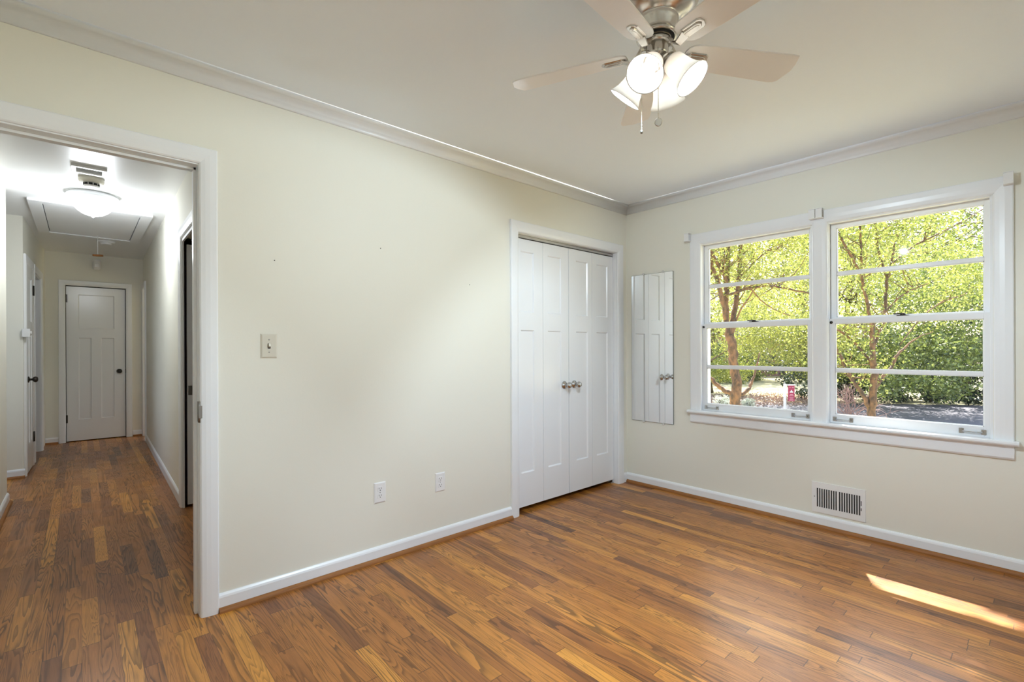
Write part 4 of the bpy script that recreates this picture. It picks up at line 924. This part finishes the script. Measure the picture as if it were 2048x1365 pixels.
# fallen leaves
pts = []
for _ in range(5200):
    px = RNG.uniform(1390,1660); py = RNG.uniform(790,812)+RNG.normal()*2; v = gpix(px, max(786,py)); pts.append((v.x,v.y,GZ+.03))
leaf_obj('fallen_leaves', pts, .07, leaf_mat('fallen_leaf', (.24,.14,.11), (.62,.48,.40), .1, 5), None, None, label='scattered brown fallen leaves on the lawn by the driveway', cat='fallen leaves', kind='stuff')
# yard sign
sp = g(1573, 12.0); sg = thing('yard_sign', 'white post with hanging maroon sign in the front yard', 'sign', sp)
SV = Vector((sp[0],sp[1],0)); rgt = Vector((cR0.x,cR0.y,0)); bk = Vector((cF.x,cF.y,0)).normalized(); up = Vector((0,0,1))
WP = mat('white_post_paint', (.85,.85,.87), .4); MAR = mat('maroon_sign', (.42,.035,.10), .5); SGW = mat('sign_white', (.85,.80,.82), .5); SGP = mat('sign_pink_lines', (.75,.40,.48), .5)
zt = pix(1569,768,12).z
build('sign_post', MB().obox(SV-rgt*.045+up*((zt+GZ)/2), rgt*.024, bk*.024, up*((zt-GZ)/2)), WP, sg, bevel=.003)
build('sign_arm', MB().obox(SV+rgt*.075+up*(zt-.03), rgt*.14, bk*.018, up*.014), WP, sg, bevel=.002)
sc_ = SV+rgt*.115; z1_, z0_ = pix(1578,771,12).z, pix(1578,803,12).z
pn = build('sign_panel', MB().obox(sc_+up*((z0_+z1_)/2), rgt*.079, bk*.006, up*((z1_-z0_)/2)), MAR, sg)
pq = sc_-bk*.0075
ic = MB(); zc = z1_-.155
ic.add([pq+rgt*x+up*(zc+z) for x,z in ((-.045,-.03),(.045,-.03),(.040,.0),(.022,.005),(.0,.045),(-.022,.005),(-.040,.0))], [(0,1,2,3,4,5,6)])
build('house_emblem', ic, SGW, pn, twoside=True)
for z, hw_, x in ((z1_-.055,.014,-.035),(z1_-.055,.022,.035),(z0_+.165,.035,0),(z0_+.135,.055,0),(z0_+.095,.050,0),(z0_+.060,.040,.0),(z0_+.028,.055,0)):
    build('lettering_line', MB().obox(pq+rgt*x+up*z, rgt*hw_, bk*.001, up*.006), SGP, pn)
for x in (.075,.155): build('sign_hook', MB().obox(SV+rgt*x+up*(zt-.055), rgt*.002, bk*.002, up*.015), STEEL, sg)
# houses
def brick(name, c):
    m = mat(name, c, .85); t = NT(m); br = t.n('TexBrick'); br.inputs['Scale'].default_value = 4.2
    br.inputs['Color1'].default_value = (*c,1); br.inputs['Color2'].default_value = (c[0]*.75,c[1]*.75,c[2]*.8,1); br.inputs['Mortar'].default_value = (.45,.40,.37,1); br.inputs['Mortar Size'].default_value = .02
    mp = t.n('Mapping'); mp.inputs['Rotation'].default_value = (PI/2,0,0); t.l(t.n('TexCoord').outputs['Object'], mp.inputs['Vector']); t.l(mp.outputs[0], br.inputs['Vector']); t.l(br.outputs['Color'], t.b.inputs['Base Color']); return m
ROOFM = mat('grey_shingles', (.16,.15,.15), .9)
def house(px, dep, wd, h, c, lab):
    b_ = Vector(g(px, dep)); t_ = thing('brick_house', lab, 'house', tuple(b_), 'brick houses across the street')
    ce = b_+bk*3
    build('house_wall', MB().obox(ce+up*h/2, rgt*wd/2, bk*3, up*h/2), brick('brick_'+str(px), c), t_)
    rf = MB(); e = .5
    A = [ce+rgt*sx*(wd/2+e)+bk*sy*(3+e)+up*h for sx,sy in ((-1,-1),(1,-1),(1,1),(-1,1))]; R_ = [ce-rgt*(wd/2-1)+up*(h+1.8), ce+rgt*(wd/2-1)+up*(h+1.8)]
    rf.add(A+R_, [(0,1,5,4),(2,3,4,5),(1,2,5),(3,0,4),(3,2,1,0)]); build('roof', rf, ROOFM, t_)
    for s in (-.3, .1, .32):
        wf = build('window_frame', MB().obox(b_+rgt*wd*s+up*h*.55-bk*.02, rgt*.5, bk*.03, up*.6), WP, t_)
        build('window_pane', MB().obox(b_+rgt*wd*s+up*h*.55-bk*.055, rgt*.43, bk*.01, up*.53), mat('dark_pane', (.05,.06,.07), .1), wf)
house(1375, 27, 4.5, 2.6, (.62,.26,.20), 'orange-red brick house at the left edge of the left window')
house(1575, 30, 6.0, 2.5, (.34,.13,.11), 'dark red brick house behind the hanging sign')
